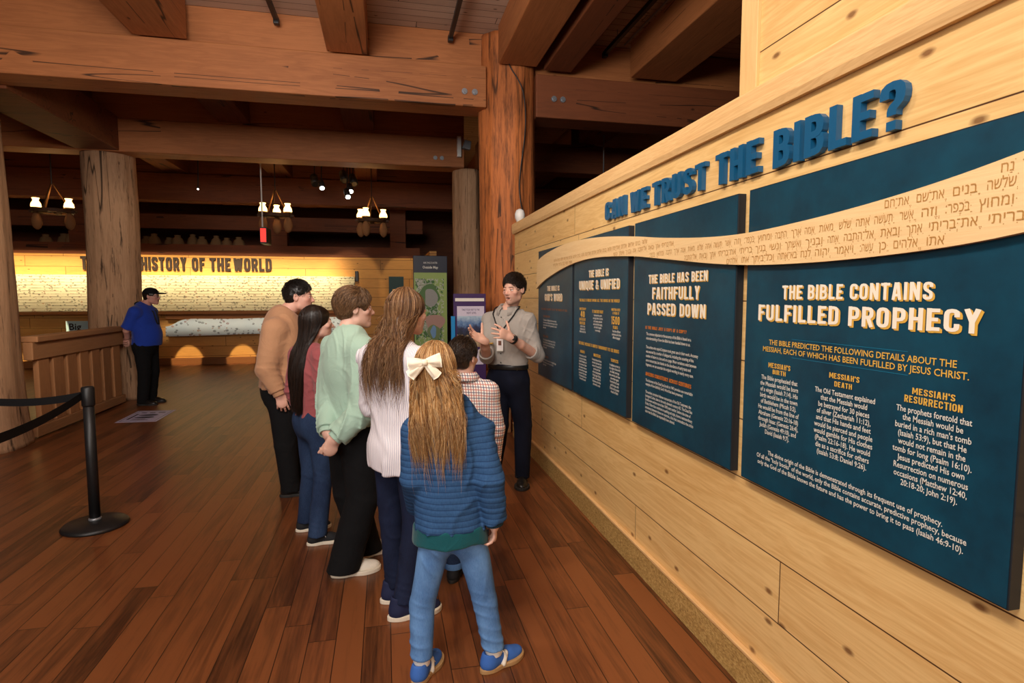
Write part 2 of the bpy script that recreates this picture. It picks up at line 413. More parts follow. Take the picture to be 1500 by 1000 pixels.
# cable down the main column
pts = []
for i in range(40):
    t_ = i/39; z = 4.3 - 1.85*t_
    a = math.radians(-82 + 16*math.sin(t_*5) - 18*math.exp(-((t_)/0.1)**2) + 38*t_**4)
    pts.append((1.50+0.350*math.cos(a), 7.06+0.350*math.sin(a), z))
o = MB().tube(pts, 0.007, 6).build('cable', M_black, smooth=True); tag(o, 'thin black cable hanging down the reddish log column', 'cable')
# sensor on the wall end
s_ = empty('sensor', (WX+0.02, 6.25, 2.50)); tag(s_, 'small white sensor on the top corner of the exhibit wall', 'sensor')
o = MB().lathe([(0.01, -0.07), (0.05, -0.055), (0.068, -0.02), (0.07, 0.02), (0.052, 0.055), (0.015, 0.07)], n=20).build('housing', M_white, s_, smooth=True); o.scale = (0.8, 0.8, 1.1)
MB().box((-0.012, -0.012, -0.10), (0.012, 0.012, -0.05)).build('bracket', M_steel, s_)
# fixtures near the rear column head
s_ = empty('loudspeaker', (1.30, 9.858, 4.17)); tag(s_, 'small pale loudspeaker under the girder at the head of the slim grey column', 'loudspeaker')
MB().box((-0.08, -0.05, -0.22), (-0.01, 0.04, 0.12)).build('bracket', M_white, s_, bevel=0.01)
MB().prism([(0, -0.08), (0.14, -0.1), (0.16, 0.04), (0.05, 0.06)], (1, 0, 0), (0, 0, 1), (0, 0.03, 0), 0.1).build('body', M_steel, s_, bevel=0.01)
p = MB().box((0.36, 6.10, 4.70), (0.50, 6.22, 4.718)).build('junction_plate', M_steel, bevel=0.004); tag(p, 'small grey metal plate on the ceiling planks', 'plate')
c_ = MB().tube([(2.92, -1, 4.69), (2.92, 6.85, 4.69)], 0.012, 8).build('conduit', M_steel, smooth=True); tag(c_, 'thin pale conduit along the ceiling at right', 'pipe')
o = MB().tube([at(884, 253, 9.3), (at(884, 253, 9.3)[0], 9.3, 4.7)], 0.012, 8).build('hanging_rod', M_steel, smooth=True); tag(o, 'thin grey rod hanging behind the top of the exhibit wall', 'rod')
o = MB().tube([at(884, 205, 9.3), (at(884, 205, 9.3)[0], 9.3, 2.4)], 0.010, 8).build('hanging_rod', M_steel, smooth=True); bpy.data.objects.remove(o)

# ------------------------------------------------------------------ ceiling tracks
for nm, x, y0, y1, lab in (('track', -1.10, 0.5, 6.90, 'black lighting track left of the middle joist'), ('track', 0.79, 0.5, 6.92, 'black lighting track between the middle joist and the log column'), ('track', 2.70, 0.5, 6.95, 'black lighting track on the ceiling at right')):
    r_ = empty('light_track', (x, y1, 4.60)); tag(r_, lab, 'light track')
    MB().box((-0.022, y0-y1, -0.02), (0.022, 0, 0.03)).build('rail', M_black, r_)
    MB().box((-0.03, -0.05, -0.045), (0.03, 0.02, 0.02)).build('end_feed', M_black, r_, bevel=0.008)
    for yy in (-0.4, -2.4, -4.6):
        MB().tube([(0, yy, 0.03), (0, yy, 0.12)], 0.006, 6).build('hanger', M_steel, r_)
for x, y0, y1, lab in ((-4.95, 10.6, 13.7, 'long dark track on the rear ceiling near the guard'), (-3.3, 10.6, 13.7, 'long dark track on the rear ceiling above the timeline'), (-0.9, 10.5, 13.6, 'dark track on the rear ceiling between the two right lamps'), (0.75, 10.5, 13.6, 'dark track on the rear ceiling by the slim column')):
    r_ = empty('light_track', (x, y0, 4.55)); tag(r_, lab, 'light track')
    MB().box((-0.03, 0, -0.02), (0.03, y1-y0, 0.03)).build('rail', M_black, r_)
    MB().box((-0.03, 0, 0.03), (0.03, 0.04, 0.15)).build('hanger', M_steel, r_)
M_lens = emit('lamp_lens', (1.0, 0.95, 0.85, 1), 14)
def spot_head(px, py, Y, lab, lit=True, s=1.0):
    p = at(px, py, Y)
    r_ = empty('spotlight', p); tag(r_, lab, 'spotlight', 'spotlights on the rear ceiling tracks')
    d = Vector((0.15, -0.55, -0.6)).normalized()
    MB().tube([(-d*0.20*s), (-d*0.015*s)], [0.055*s, 0.062*s], 14).build('can', M_black, r_, smooth=True)
    MB().tube([-d*0.02*s, -d*0.005*s], 0.042*s, 14).build('lens', M_lens if lit else M_black, r_)
    MB().tube([(-d*0.12*s), (-d*0.12*s + Vector((0, 0.03, 0.16))), Vector((0, 0.12, 4.70-p[2]))], 0.012, 6).build('stem', M_black, r_)
spot_head(472, 276, 11.6, 'lit black spotlight left of the cluster on the rear ceiling')
spot_head(514, 281, 11.4, 'upper lit spotlight of the cluster near the middle of the rear ceiling')
spot_head(510, 289, 11.1, 'lower lit spotlight of the cluster near the middle of the rear ceiling')
spot_head(505, 265, 11.8, 'unlit black spotlight above the lit cluster on the rear ceiling', False, 1.3)
spot_head(519, 270, 11.9, 'unlit black spotlight right of the lit cluster on the rear ceiling', False, 1.3)
spot_head(462, 270, 12.2, 'unlit black spotlight beside the lone lit one on the rear ceiling', False, 1.3)
spot_head(290, 277, 12.0, 'small lit spotlight on the dark ceiling right of the guard column', True, 0.35)

# ------------------------------------------------------------------ hanging oil-lamp chandeliers
t = NT('lamp_glass'); t.base((1.0, 0.72, 0.36, 1), 0.3)
t.set(t.b, 'Emission Color', (1.0, 0.55, 0.18, 1)); t.set(t.b, 'Emission Strength', 5.5); M_glass = t.m
M_brass = flat('aged_brass', (0.30, 0.17, 0.06, 1), 0.4, 0.5, 0.7)
M_rope = flat('rope', srgb(74, 50, 28), 0.9, 0.1, grain=0.5, gscale=90)
M_gourd = flat('clay_jar', srgb(150, 104, 66), 0.8, 0.2, grain=0.3, gscale=20)
M_ring = wood('ring_wood', 0, 1, 2, srgb(84, 52, 30), srgb(50, 30, 16), rough=0.7)
def chandelier(px, py, Y, angs, lab, R=0.30, top=4.71):
    p = at(px, py, Y)
    r_ = empty('oil_lamp_chandelier', p); tag(r_, lab, 'chandelier', 'oil lamp chandeliers')
    m = MB(); k = 28; v = []; f = []
    for i in range(k):
        a = 2*math.pi*i/k
        for rr, zz in ((R-0.05, -0.035), (R+0.05, -0.035), (R+0.05, 0.02), (R-0.05, 0.02)):
            v.append((rr*math.cos(a), rr*math.sin(a), zz))
    for i in range(k):
        for q in range(4):
            f.append((i*4+q, ((i+1) % k)*4+q, ((i+1) % k)*4+(q+1) % 4, i*4+(q+1) % 4))
    m._add(v, f); m.box((-R-0.1, -0.04, -0.03), (R+0.1, 0.04, 0.015)); m.box((-0.04, -R, -0.03), (0.04, R, 0.015))
    m.build('ring', M_ring, r_)
    for i in range(3):
        a = 2*math.pi*i/3 + 0.4
        MB().tube([(R*math.cos(a), R*math.sin(a), 0.02), (0.02*math.cos(a), 0.02*math.sin(a), 0.46)], 0.014, 6).build('rope', M_rope, r_)
    MB().tube([(0, 0, 0.44), (0, 0, top-p[2])], 0.010, 6).build('chain', M_black, r_)
    for a in angs:
        a = math.radians(a); c = (R*math.cos(a), R*math.sin(a), 0)
        sh = MB().lathe([(0.062, 0.05), (0.078, 0.072), (0.070, 0.12), (0.044, 0.165), (0.042, 0.185), (0.056, 0.215), (0.052, 0.215), (0.038, 0.185), (0.040, 0.163), (0.065, 0.118), (0.073, 0.074), (0.058, 0.055)], c, 20).build('lamp_shade', M_glass, r_, smooth=True)
        MB().lathe([(0.04, 0.02), (0.08, 0.03), (0.08, 0.055), (0.03, 0.06)], c, 16).build('burner', M_brass, r_, smooth=True)
        MB().lathe([(0.02, -0.03), (0.05, -0.06), (0.078, -0.15), (0.082, -0.21), (0.055, -0.29), (0.015, -0.325)], c, 18).build('jar', M_gourd, r_, smooth=True)
    point_light('lamp_glow', (p[0], p[1], p[2]+0.26), 6, (1.0, 0.55, 0.2), 0.08)
    return r_
chandelier(78, 309, 11.6, (183, 357), 'hanging chandelier with two lit glass lamps left of the guard column', 0.25)
chandelier(404, 315, 11.6, (186, 352, 95), 'hanging chandelier with lit glass lamps behind the red sign pole', 0.22)
chandelier(545, 323, 11.8, (172, 352, 240), 'hanging chandelier with three lit glass lamps near the slim column', 0.22)

# red exit sign on a rod
p = at(389, 346, 11.0)
r_ = empty('exit_sign', p); tag(r_, 'small red lit sign hanging on a thin white rod', 'sign')
MB().box((-0.06, -0.20, -0.14), (0.06, 0.20, 0.14)).build('housing', M_black, r_, bevel=0.01)
M_red = emit('red_glow', (1.0, 0.03, 0.02, 1), 1.2)
MB().box((-0.045, -0.206, -0.115), (0.045, -0.200, 0.115)).build('lit_face', M_red, r_)
MB().tube([(-0.045, 0, 0.13), (-0.045, 0, 4.71-p[2])], 0.012, 8).build('rod', M_white, r_)
r_.rotation_euler = (0, 0, 0)

# sacks on the loft shelf above the far wall
sh = MB().box((-11, 15.3, 2.62), (0.9, 16.2, 2.72)).build('loft_shelf', M_beam_dark); tag(sh, 'dark loft shelf above the far timeline wall holding pale sacks', 'shelf')
lr_ = MB().box((-11, 15.24, 2.66), (0.9, 15.298, 2.86)).build('loft_rail', M_beam_dark); tag(lr_, 'dark rail board along the front of the loft shelf above the far wall', 'rail')
sh = MB().box((-11, 15.16, 2.60), (0.95, 15.24, 2.66)).build('trim_3', M_beam_dark); tag(sh, kind='structure')
sack_me = None
for i, px in enumerate((70, 90, 108, 212, 228, 245, 262, 280, 297, 315, 333, 348)):
    p = at(px, 340, 15.7)
    if sack_me is None:
        v = []; f = []; n = 18
        prof = [(0.05, 0), (0.12, 0.02), (0.135, 0.10), (0.13, 0.20), (0.10, 0.29), (0.055, 0.33), (0.07, 0.37), (0.02, 0.38)]
        mb = MB().lathe(prof, n=n)
        mb.v = [(x*(1+0.12*math.sin(3*math.atan2(y, x)+z*5)), y*(1+0.1*math.sin(2*math.atan2(y, x)-z*7)), z) for x, y, z in mb.v]
        s_ = mb.build('grain_sack', flat('sackcloth', srgb(150, 118, 84), 0.95, 0.1, grain=0.5, gscale=80), smooth=True); sack_me = s_
    else:
        s_ = sack_me.copy(); COL.objects.link(s_)
    s_.location = (p[0], 15.60 + 0.2*(i % 2), 2.721); s_.scale = (1, 1, 0.9+0.3*((i*7) % 5)/5); s_.rotation_euler = (0, 0, i*1.3)
    tag(s_, 'pale tied sack in the dim row on the loft shelf above the far wall', 'sack', 'sacks on the loft shelf')
for x in (-6.9, -2.55, 0.35):
    o = MB().box((x-0.2, 15.3, 2.86), (x+0.2, 15.65, 4.7)).build('loft_post', M_beam_dark, bevel=0.01)
    tag(o, kind='structure')
beam('loft_beam', (-11, 15.6, 3.25), (1.0, 15.6, 3.25), 0.2, 0.35, M_beam_dark, kind='structure')
# ------------------------------------------------------------------ lettering
def _round(pts, r, closed=False, n=3):
    out = []; m = len(pts)
    for i, p in enumerate(pts):
        if not closed and i in (0, m-1): out.append(p); continue
        a = Vector((*pts[i-1], 0)); b = Vector((*p, 0)); c = Vector((*pts[(i+1) % m], 0))
        ra = min(r, (a-b).length*0.48); rb = min(r, (c-b).length*0.48)
        s = b + (a-b).normalized()*ra; e = b + (c-b).normalized()*rb
        for k in range(n+1):
            t_ = k/n; q = s*(1-t_)**2 + b*2*t_*(1-t_) + e*t_*t_
            out.append((q.x, q.y))
    return out
A0, B0, T0 = 0.95, 9.05, 5.1
def _R(*p, c=False): return (_round(list(p), 1.9, c), c)
def _L(*p): return (list(p), False)
GL = {
 'A': (5.2, [_L((0.95,0),(2.2,10)), _L((4.25,0),(3.0,10)), _L((1.4,2.7),(3.8,2.7))]),
 'B': (5, [_L((A0,0),(A0,10)), _R((A0,B0),(3.95,B0),(3.95,T0),(A0,T0)), _R((A0,T0),(4.1,T0),(4.1,A0),(A0,A0))]),
 'C': (4.9, [_R((4,6.4),(4,B0),(A0,B0),(A0,A0),(4,A0),(4,3.6))]),
 'D': (5, [_L((A0,0),(A0,10)), _R((A0,B0),(4.05,B0),(4.05,A0),(A0,A0))]),
 'E': (4.4, [_L((A0,0),(A0,10)), _L((A0,B0),(4.3,B0)), _L((A0,T0),(3.7,T0)), _L((A0,A0),(4.3,A0))]),
 'F': (4.3, [_L((A0,0),(A0,10)), _L((A0,B0),(4.3,B0)), _L((A0,T0),(3.7,T0))]),
 'G': (5, [_R((4,6.6),(4,B0),(A0,B0),(A0,A0),(4,A0),(4,4.6)), _L((2.7,4.6),(4.9,4.6))]),
 'H': (5, [_L((A0,0),(A0,10)), _L((4.05,0),(4.05,10)), _L((A0,T0),(4.05,T0))]),
 'I': (1.9, [_L((A0,0),(A0,10))]),
 'J': (4.4, [_R((3.4,10),(3.4,A0),(A0,A0),(A0,3))]),
 'K': (5, [_L((A0,0),(A0,10)), _L((4.2,10),(1.9,5),(4.3,0))]),
 'L': (4.2, [_L((A0,0),(A0,10)), _L((A0,A0),(4.2,A0))]),
 'M': (6.8, [_L((A0,0),(A0,10)), _L((5.85,0),(5.85,10)), _L((1.3,9.6),(3.4,3.2),(5.5,9.6))]),
 'N': (5.2, [_L((A0,0),(A0,10)), _L((4.25,0),(4.25,10)), _L((1.1,9.7),(4.1,0.3))]),
 'O': (5, [_R((A0,A0),(A0,B0),(4.05,B0),(4.05,A0), c=True)]),
 'P': (4.9, [_L((A0,0),(A0,10)), _R((A0,B0),(4,B0),(4,4.3),(A0,4.3))]),
 'Q': (5, [_R((A0,A0),(A0,B0),(4.05,B0),(4.05,A0), c=True), _L((2.8,2.4),(4.7,-0.6))]),
 'R': (5, [_L((A0,0),(A0,10)), _R((A0,B0),(4,B0),(4,4.7),(A0,4.7)), _L((2.6,4.8),(4.1,0))]),
 'S': (4.8, [_R((3.9,7),(3.9,B0),(A0,B0),(A0,5.7),(3.9,4.3),(3.9,A0),(A0,A0),(A0,3.1))]),
 'T': (4.8, [_L((2.4,0),(2.4,10)), _L((0,B0),(4.8,B0))]),
 'U': (5, [_R((A0,10),(A0,A0),(4.05,A0),(4.05,10))]),
 'V': (5.2, [_L((0.95,10),(2.4,0)), _L((4.25,10),(2.8,0))]),
 'W': (7.2, [_L((0.9,10),(2.0,0)), _L((3.4,9.6),(2.3,0)), _L((3.8,9.6),(4.9,0)), _L((6.3,10),(5.2,0))]),
 'X': (5, [_L((0.9,10),(4.1,0)), _L((4.1,10),(0.9,0))]),
 'Y': (5, [_L((0.9,10),(2.5,4.6)), _L((4.1,10),(2.5,4.6)), _L((2.5,5),(2.5,0))]),
 'Z': (4.6, [_L((0,B0),(3.9,B0),(0.9,A0),(4.6,A0))]),
 '?': (4.8, [_R((A0,6.6),(A0,B0),(3.9,B0),(3.9,5.6),(2.4,4.6),(2.4,3)), _L((2.4,0.0),(2.4,1.9))]),
 '&': (5.6, [_R((5.2,0.5),(1.2,7),(1.2,B0),(3.6,B0),(3.6,6.8),(A0,4.2),(A0,A0),(4.2,A0),(4.8,4.6))]),
 "'": (1.6, [_L((0.8,6.8),(0.8,10))]), '.': (1.9, [_L((A0,0),(A0,1.9))]), ',': (1.9, [_L((0.7,-1.4),(1.1,1.9))]), '-': (3, [_L((0.3,4.6),(2.7,4.6))]),
 '0': (4.8, [_R((A0,A0),(A0,B0),(3.85,B0),(3.85,A0), c=True)]), '1': (2.8, [_L((1.85,0),(1.85,10)), _L((0.2,8.3),(1.9,9.4))]),
 '2': (4.6, [_R((A0,7),(A0,B0),(3.7,B0),(3.7,6),(A0,1.2)), _L((0.2,A0),(4.6,A0))]),
 '4': (4.8, [_L((3.3,0),(3.3,10)), _L((2.7,9.6),(0.8,3.2),(4.8,3.2))]), '5': (4.7, [_L((4.2,B0),(A0,B0),(A0,5.2)), _R((A0,5.6),(3.75,5.6),(3.75,A0),(A0,A0),(A0,2.9))]),
 ' ': (2.2, []),
}
def _strip(pts, closed, hw):
    n = len(pts); P = [Vector((p[0], p[1])) for p in pts]; left = []; right = []
    for i in range(n):
        if closed: d0 = P[i]-P[i-1]; d1 = P[(i+1) % n]-P[i]
        else:
            d0 = P[i]-P[i-1] if i else P[1]-P[0]; d1 = P[i+1]-P[i] if i < n-1 else P[-1]-P[-2]
        if d0.length < 1e-6: d0 = d1
        if d1.length < 1e-6: d1 = d0
        n0 = Vector((-d0.y, d0.x)).normalized(); n1 = Vector((-d1.y, d1.x)).normalized()
        m = n0+n1
        if m.length < 1e-4: m = n0.copy()
        m.normalize(); k = hw/max(0.5, m.dot(n0))
        left.append(P[i]+m*k); right.append(P[i]-m*k)
    return left, right
def word_width(s, gap=0.75): return sum(GL[c][0]+gap for c in s)-gap
def block_word(mb, s, O, A, B, width, height, depth=0.0, gap=0.9, sw=0.8, mi=0):
    """block capitals written from origin O along A (width) and up B (height); N = A x B faces the reader"""
    O, A, B = Vector(O), Vector(A), Vector(B); N = A.cross(B)
    kx = width/word_width(s, gap); ky = height/10.0; x = 0.0; base_depth = depth; cnt = 0
    for ch in s:
        w_, strokes = GL[ch]
        for pts, closed in strokes:
            l, r = _strip(pts, closed, sw); n = len(l); v = []; cnt += 1; depth = base_depth + 0.00016*(cnt % 7)
            for q in l + r: v.append(O + A*((q.x+x)*kx) + B*(q.y*ky) + N*depth)
            f = [(i, n+i, n+(i+1) % n, (i+1) % n) for i in range(n if closed else n-1)]
            if depth > 0.004:
                v += [p - N*depth for p in v[:2*n]]
                f += [(i, (i+1) % n, 2*n+(i+1) % n, 2*n+i) for i in range(n if closed else n-1)]
                f += [(n+i, 3*n+i, 3*n+(i+1) % n, n+(i+1) % n) for i in range(n if closed else n-1)]
                if not closed: f += [(0, 2*n, 3*n, n), (n-1, 2*n-1, 4*n-1, 3*n-1)]
            mb._add(v, f, mi)
        x += w_ + gap
    return mb

_dg = None
def font_text(mb, body, O, A, B, size, width=None, align='LEFT', lift=0.0, bold=0.0, wf=1.0, mi=0, jit=0.0):
    """small printed line: the built-in font turned to mesh and laid in the plane A, B"""
    cu = bpy.data.curves.new('txt', 'FONT'); cu.body = body; cu.size = 1.0; cu.resolution_u = 2; cu.offset = bold; cu.fill_mode = 'FRONT'
    o = bpy.data.objects.new('txt', cu); COL.objects.link(o)
    bpy.context.view_layer.update()
    if jit:
        # glyphs drawn with overlapping outlines: fill every outline (with its own holes) on its own
        src = o.to_curve(bpy.context.evaluated_depsgraph_get()); polys = []
        for sp in src.splines:
            if sp.type == 'BEZIER':
                bp = sp.bezier_points; pts = []
                for i in range(len(bp)):
                    p0, p1 = bp[i-1], bp[i]
                    a_, b_, c_, d_ = p0.co, p0.handle_right, p1.handle_left, p1.co
                    for q in (0.34, 0.67, 1.0): pts.append(tuple((a_*(1-q)**3+b_*3*q*(1-q)**2+c_*3*q*q*(1-q)+d_*q**3)[:2]))
            else: pts = [tuple(p.co[:2]) for p in sp.points]
            P_ = np.array(pts); ar = 0.5*np.sum(P_[:, 0]*np.roll(P_[:, 1], -1)-np.roll(P_[:, 0], -1)*P_[:, 1])
            polys.append((P_[::-1] if ar < 0 else P_, ar))
        o.to_curve_clear()
        big = max(polys, key=lambda q: abs(q[1]))[1] if polys else 1
        outs = [[q[0]] for q in polys if q[1]*big > 0]
        for q in polys:
            if q[1]*big < 0:
                for u_ in outs:
                    lo_, hi_ = u_[0].min(0), u_[0].max(0)
                    if (q[0].min(0) >= lo_-1e-4).all() and (q[0].max(0) <= hi_+1e-4).all(): u_.append(q[0]); break
        V_ = []; F_ = []
        for u_ in outs:
            from mathutils.geometry import delaunay_2d_cdt
            vv = []; fc = []
            for r_i in u_:
                k0 = len(vv); vv += [Vector(p) for p in r_i]; fc.append(list(range(k0, len(vv))))
            cv_, _, cf_, _, _, of_ = delaunay_2d_cdt(vv, [], fc, 1, 1e-6)
            b_ = len(V_)
            keep = [t_ for t_, src_ in zip(cf_, of_) if 0 in src_ and not any(k in src_ for k in range(1, len(u_)))]
            V_ += [(p.x, p.y, 0) for p in cv_]; F_ += [tuple(i+b_ for i in t_) for t_ in keep]
        me = bpy.data.meshes.new('txt'); me.from_pydata(V_, [], F_)
    else:
        me = bpy.data.meshes.new_from_object(o.evaluated_get(bpy.context.evaluated_depsgraph_get()))
    n = len(me.vertices); co = np.empty(n*3); me.vertices.foreach_get('co', co); co = co.reshape(-1, 3)
    f = [tuple(p.vertices) for p in me.polygons]
    if jit and f:
        co = np.concatenate([co[list(q)] for q in f]); c_ = 0; g_ = []; zz = []
        for i_, q in enumerate(f): g_.append(tuple(range(c_, c_+len(q)))); zz += [jit*((i_*7) % 11)/11]*len(q); c_ += len(q)
        f = g_; zj = np.array(zz)
    else: zj = 0.0
    bpy.data.objects.remove(o); bpy.data.curves.remove(cu); bpy.data.meshes.remove(me)
    if n == 0: return mb
    x0, x1 = co[:, 0].min(), co[:, 0].max()
    sx = size*wf if width is None else width/(x1-x0)
    W_ = (x1-x0)*sx
    xs = (co[:, 0]-x0)*sx - {'LEFT': 0, 'CENTER': W_/2, 'RIGHT': W_}[align]
    O, A, B = np.array(O, float), np.array(A, float), np.array(B, float); N = np.cross(A, B)
    P = O + xs[:, None]*A + (co[:, 1]*size)[:, None]*B + N*lift + np.multiply.outer(np.broadcast_to(zj, xs.shape), N)
    mb._add(P, f, mi); return mb

# ------------------------------------------------------------------ the four exhibit panels
def panel_mat(name, c0, c1):
    t = NT(name); v = t.obj(); n1 = t.noise(v, 3.5, 5, 0.65); n2 = t.noise(v, 26, 3)
    f = t.math('ADD', t.math('MULTIPLY', n1, 0.8), t.math('MULTIPLY', n2, 0.25))
    t.base(t.ramp(f, [(0.3, c0), (0.72, c1)]), 0.42, 0.4); t.bump(n2, 0.04, 0.002); return t.m
M_panel = panel_mat('panel_teal', srgb(10, 44, 62), srgb(13, 70, 92))
M_panel_edge = flat('panel_edge', (0.010, 0.014, 0.02, 1), 0.5)
M_cream = flat('print_cream', srgb(246, 236, 218), 0.5)
M_gold = flat('print_gold', srgb(226, 176, 74), 0.5)
M_orange = flat('print_orange', srgb(214, 124, 40), 0.5)
M_print = flat('print_white', srgb(226, 222, 212), 0.5)
M_rule = flat('print_rule', srgb(22, 116, 150), 0.5)
M_orange_dim = flat('print_bronze', srgb(150, 88, 40), 0.5)
PX = 1.405; LIFT = 0.0015
AX, BX = (0, -1, 0), (0, 0, 1)
def word_spans(s, width, gap=0.9):
    tot = word_width(s, gap); x = 0.0; out = []
    for w_ in s.split(' '):
        ww = word_width(w_, gap); out.append((w_, x/tot*width, ww/tot*width)); x += ww+2*gap+GL[' '][0]
    return out
def panel(y0, y1, z0, z1, label, poly=None):
    r_ = empty('display_board', (PX+0.02, (y0+y1)/2, z0)); tag(r_, label, 'panel', 'exhibit panels on the pine wall')
    o = MB().box((PX+0.0015, y1, z0), (WX-0.001, y0, z1)).build('board', M_panel_edge, None, bevel=0.002)
    par(o, r_)
    o = MB().box((PX, y1+0.004, z0+0.004), (PX+0.003, y0-0.004, z1-0.004)).build('face', M_panel); par(o, r_)
    return r_
def par(o, r_):
    o.parent = r_; o.matrix_parent_inverse = Matrix.Translation(r_.location).inverted(); return o
def heading(r_, rows, shade=M_gold, dx=0.0065):
    for s, yl, yr, z, h in rows:
        for w_, x_, ww in word_spans(s, yl-yr):
            a = MB(); b = MB(); y_ = yl-x_
            block_word(a, w_, (PX, y_, z), AX, BX, ww, h, LIFT+0.0015)
            for k in (0.35, 0.7, 1.0):
                block_word(b, w_, (PX, y_-dx*k*h/0.062, z-dx*k*0.8*h/0.062), AX, BX, ww, h, LIFT+0.0005*(1.2-k))
            par(b.build('heading_shade_lettering', shade), r_); par(a.build('heading_lettering', M_cream), r_)
def lines(r_, rows, x, z, dz, size, align='CENTER', wf=0.8, bold=0.012):
    mb = MB()
    for i, s in enumerate(rows):
        if not s:
            par(mb.build('body_lettering', M_print), r_); mb = MB(); continue
        font_text(mb, s, (PX, x, z-dz*i), AX, BX, size, None, align, LIFT, bold, wf)
    par(mb.build('body_lettering', M_print), r_)
def words(r_, name, mat, rows):
    for s, yl, yr, z, h in rows:
        for w_, x_, ww in word_spans(s, yl-yr):
            mb = MB(); block_word(mb, w_, (PX, yl-x_, z), AX, BX, ww, h, LIFT); par(mb.build(name, mat), r_)

r4 = panel(2.046, 1.010, 0.888, 2.035, 'nearest teal panel, headed fulfilled prophecy, widest and furthest right')
heading(r4, [('THE BIBLE CONTAINS', 1.829, 1.240, 1.610, 0.049), ('FULFILLED PROPHECY', 1.962, 1.110, 1.529, 0.060)])
m = MB()
font_text(m, 'THE BIBLE PREDICTED THE FOLLOWING DETAILS ABOUT THE', (PX, 1.894, 1.440), AX, BX, 0.027, 0.728, 'LEFT', LIFT, 0.012)
font_text(m, 'MESSIAH, EACH OF WHICH HAS BEEN FULFILLED BY JESUS CHRIST.', (PX, 1.928, 1.413), AX, BX, 0.027, 0.795, 'LEFT', LIFT, 0.012)
par(m.build('introduction_lettering', M_gold), r4)
m = MB(); m.box((PX-0.001, 1.308, 1.467), (PX, 1.773, 1.4685)).box((PX-0.001, 1.305, 1.402), (PX, 1.770, 1.4035))
par(m.build('rule', M_rule), r4)
words(r4, 'title_lettering', M_gold, (("MESSIAH'S", 1.893, 1.772, 1.354, 0.019), ('BIRTH', 1.868, 1.795, 1.332, 0.017), ("MESSIAH'S", 1.589, 1.466, 1.357, 0.018), ('DEATH', 1.566, 1.493, 1.332, 0.017), ("MESSIAH'S", 1.287, 1.164, 1.354, 0.018), ('RESURRECTION', 1.310, 1.143, 1.329, 0.020)))
m = MB()
lines(r4, ['The Bible prophesied that', 'the Messiah would be born', 'of a virgin (Isaiah 7:14). His', 'birth would be in the town', 'of Bethlehem (Micah 5:2).', 'He would be from the line of', 'Abraham (Genesis 22:16-18)', 'through Isaac (Genesis 26:4),', 'Judah (Genesis 49:10), and', 'David (Isaiah 9:7).'], 1.833, 1.306, 0.0229, 0.0235, wf=0.80)
lines(r4, ['The Old Testament explained', 'that the Messiah would', 'be betrayed for 30 pieces', 'of silver (Zechariah 11:12),', 'and that His hands and feet', 'would be pierced and people', 'would gamble for His clothes', '(Psalm 22:16-18). He would', 'die as a sacrifice for others', '(Isaiah 53:8; Daniel 9:26).'], 1.528, 1.303, 0.0228, 0.0240, wf=0.84)
lines(r4, ['The prophets foretold that', 'the Messiah would be', "buried in a rich man's tomb", '(Isaiah 53:9), but that He', 'would not remain in the', 'tomb for long (Psalm 16:10).', 'Jesus predicted His own', 'Resurrection on numerous', 'occasions (Matthew 12:40,', '20:18-20; John 2:19).'], 1.226, 1.301, 0.0230, 0.0240, wf=0.82)
font_text(m, 'The divine origin of the Bible is demonstrated through its frequent use of prophecy.', (PX, 1.879, 1.023), AX, BX, 0.0235, 0.700, 'LEFT', LIFT, 0.012)
font_text(m, 'Of all the "holy books" of the world, only the Bible contains accurate, predictive prophecy, because', (PX, 1.944, 1.000), AX, BX, 0.0235, 0.830, 'LEFT', LIFT, 0.012)
font_text(m, 'only the God of the Bible knows the future and has the power to bring it to pass (Isaiah 46:9-10).', (PX, 1.938, 0.976), AX, BX, 0.0235, 0.817, 'LEFT', LIFT, 0.012)
par(m.build('body_lettering', M_print), r4)

r3 = panel(3.112, 2.118, 0.888, 2.035, 'third teal panel from the far end, headed faithfully passed down')
heading(r3, [('THE BIBLE HAS BEEN', 2.915, 2.325, 1.689, 0.047), ('FAITHFULLY', 2.870, 2.390, 1.606, 0.062), ('PASSED DOWN', 2.924, 2.336, 1.522, 0.062)], M_gold)
words(r3, 'subheading_lettering', M_orange, (('IS THE BIBLE JUST A COPY OF A COPY?', 2.946, 2.501, 1.441, 0.017), ('AMAZING CONSISTENCY ACROSS CENTURIES', 2.934, 2.445, 1.184, 0.020)))
m = MB()
lines(r3, ['The common objection to the accuracy of the Bible is based on a', 'misunderstanding of how the Bible has been handed down to us.', '', 'The scribes who copied Scripture took great care in their work. Accuracy', 'was ensured by a number of safeguards, including the counting of the', 'number of letters in a line and on a page. Minor variations exist between', 'some manuscripts, but thanks to the abundance of early texts and', 'fragments, we can ascertain the original wording in nearly every case.'], 2.934, 1.408, 0.0242, 0.0225, 'LEFT', 0.80)
lines(r3, ['The discovery of the Dead Sea Scrolls in 1947 provides one remarkable', "example of how faithfully God's Word has been preserved.", '', 'The earliest complete Hebrew manuscripts of the Old Testament, the', 'Leningrad Codex, date to the early eleventh century AD. The Dead Sea', 'Scrolls were written more than 1000 years earlier, before the time of', 'Christ. Other than variations in spelling and style, there is extraordinary', 'consistency between these two sources, a fact that contradicts the critics', 'claim that the Bible has repeatedly been altered.'], 2.932, 1.152, 0.0215, 0.0215, 'LEFT', 0.80)

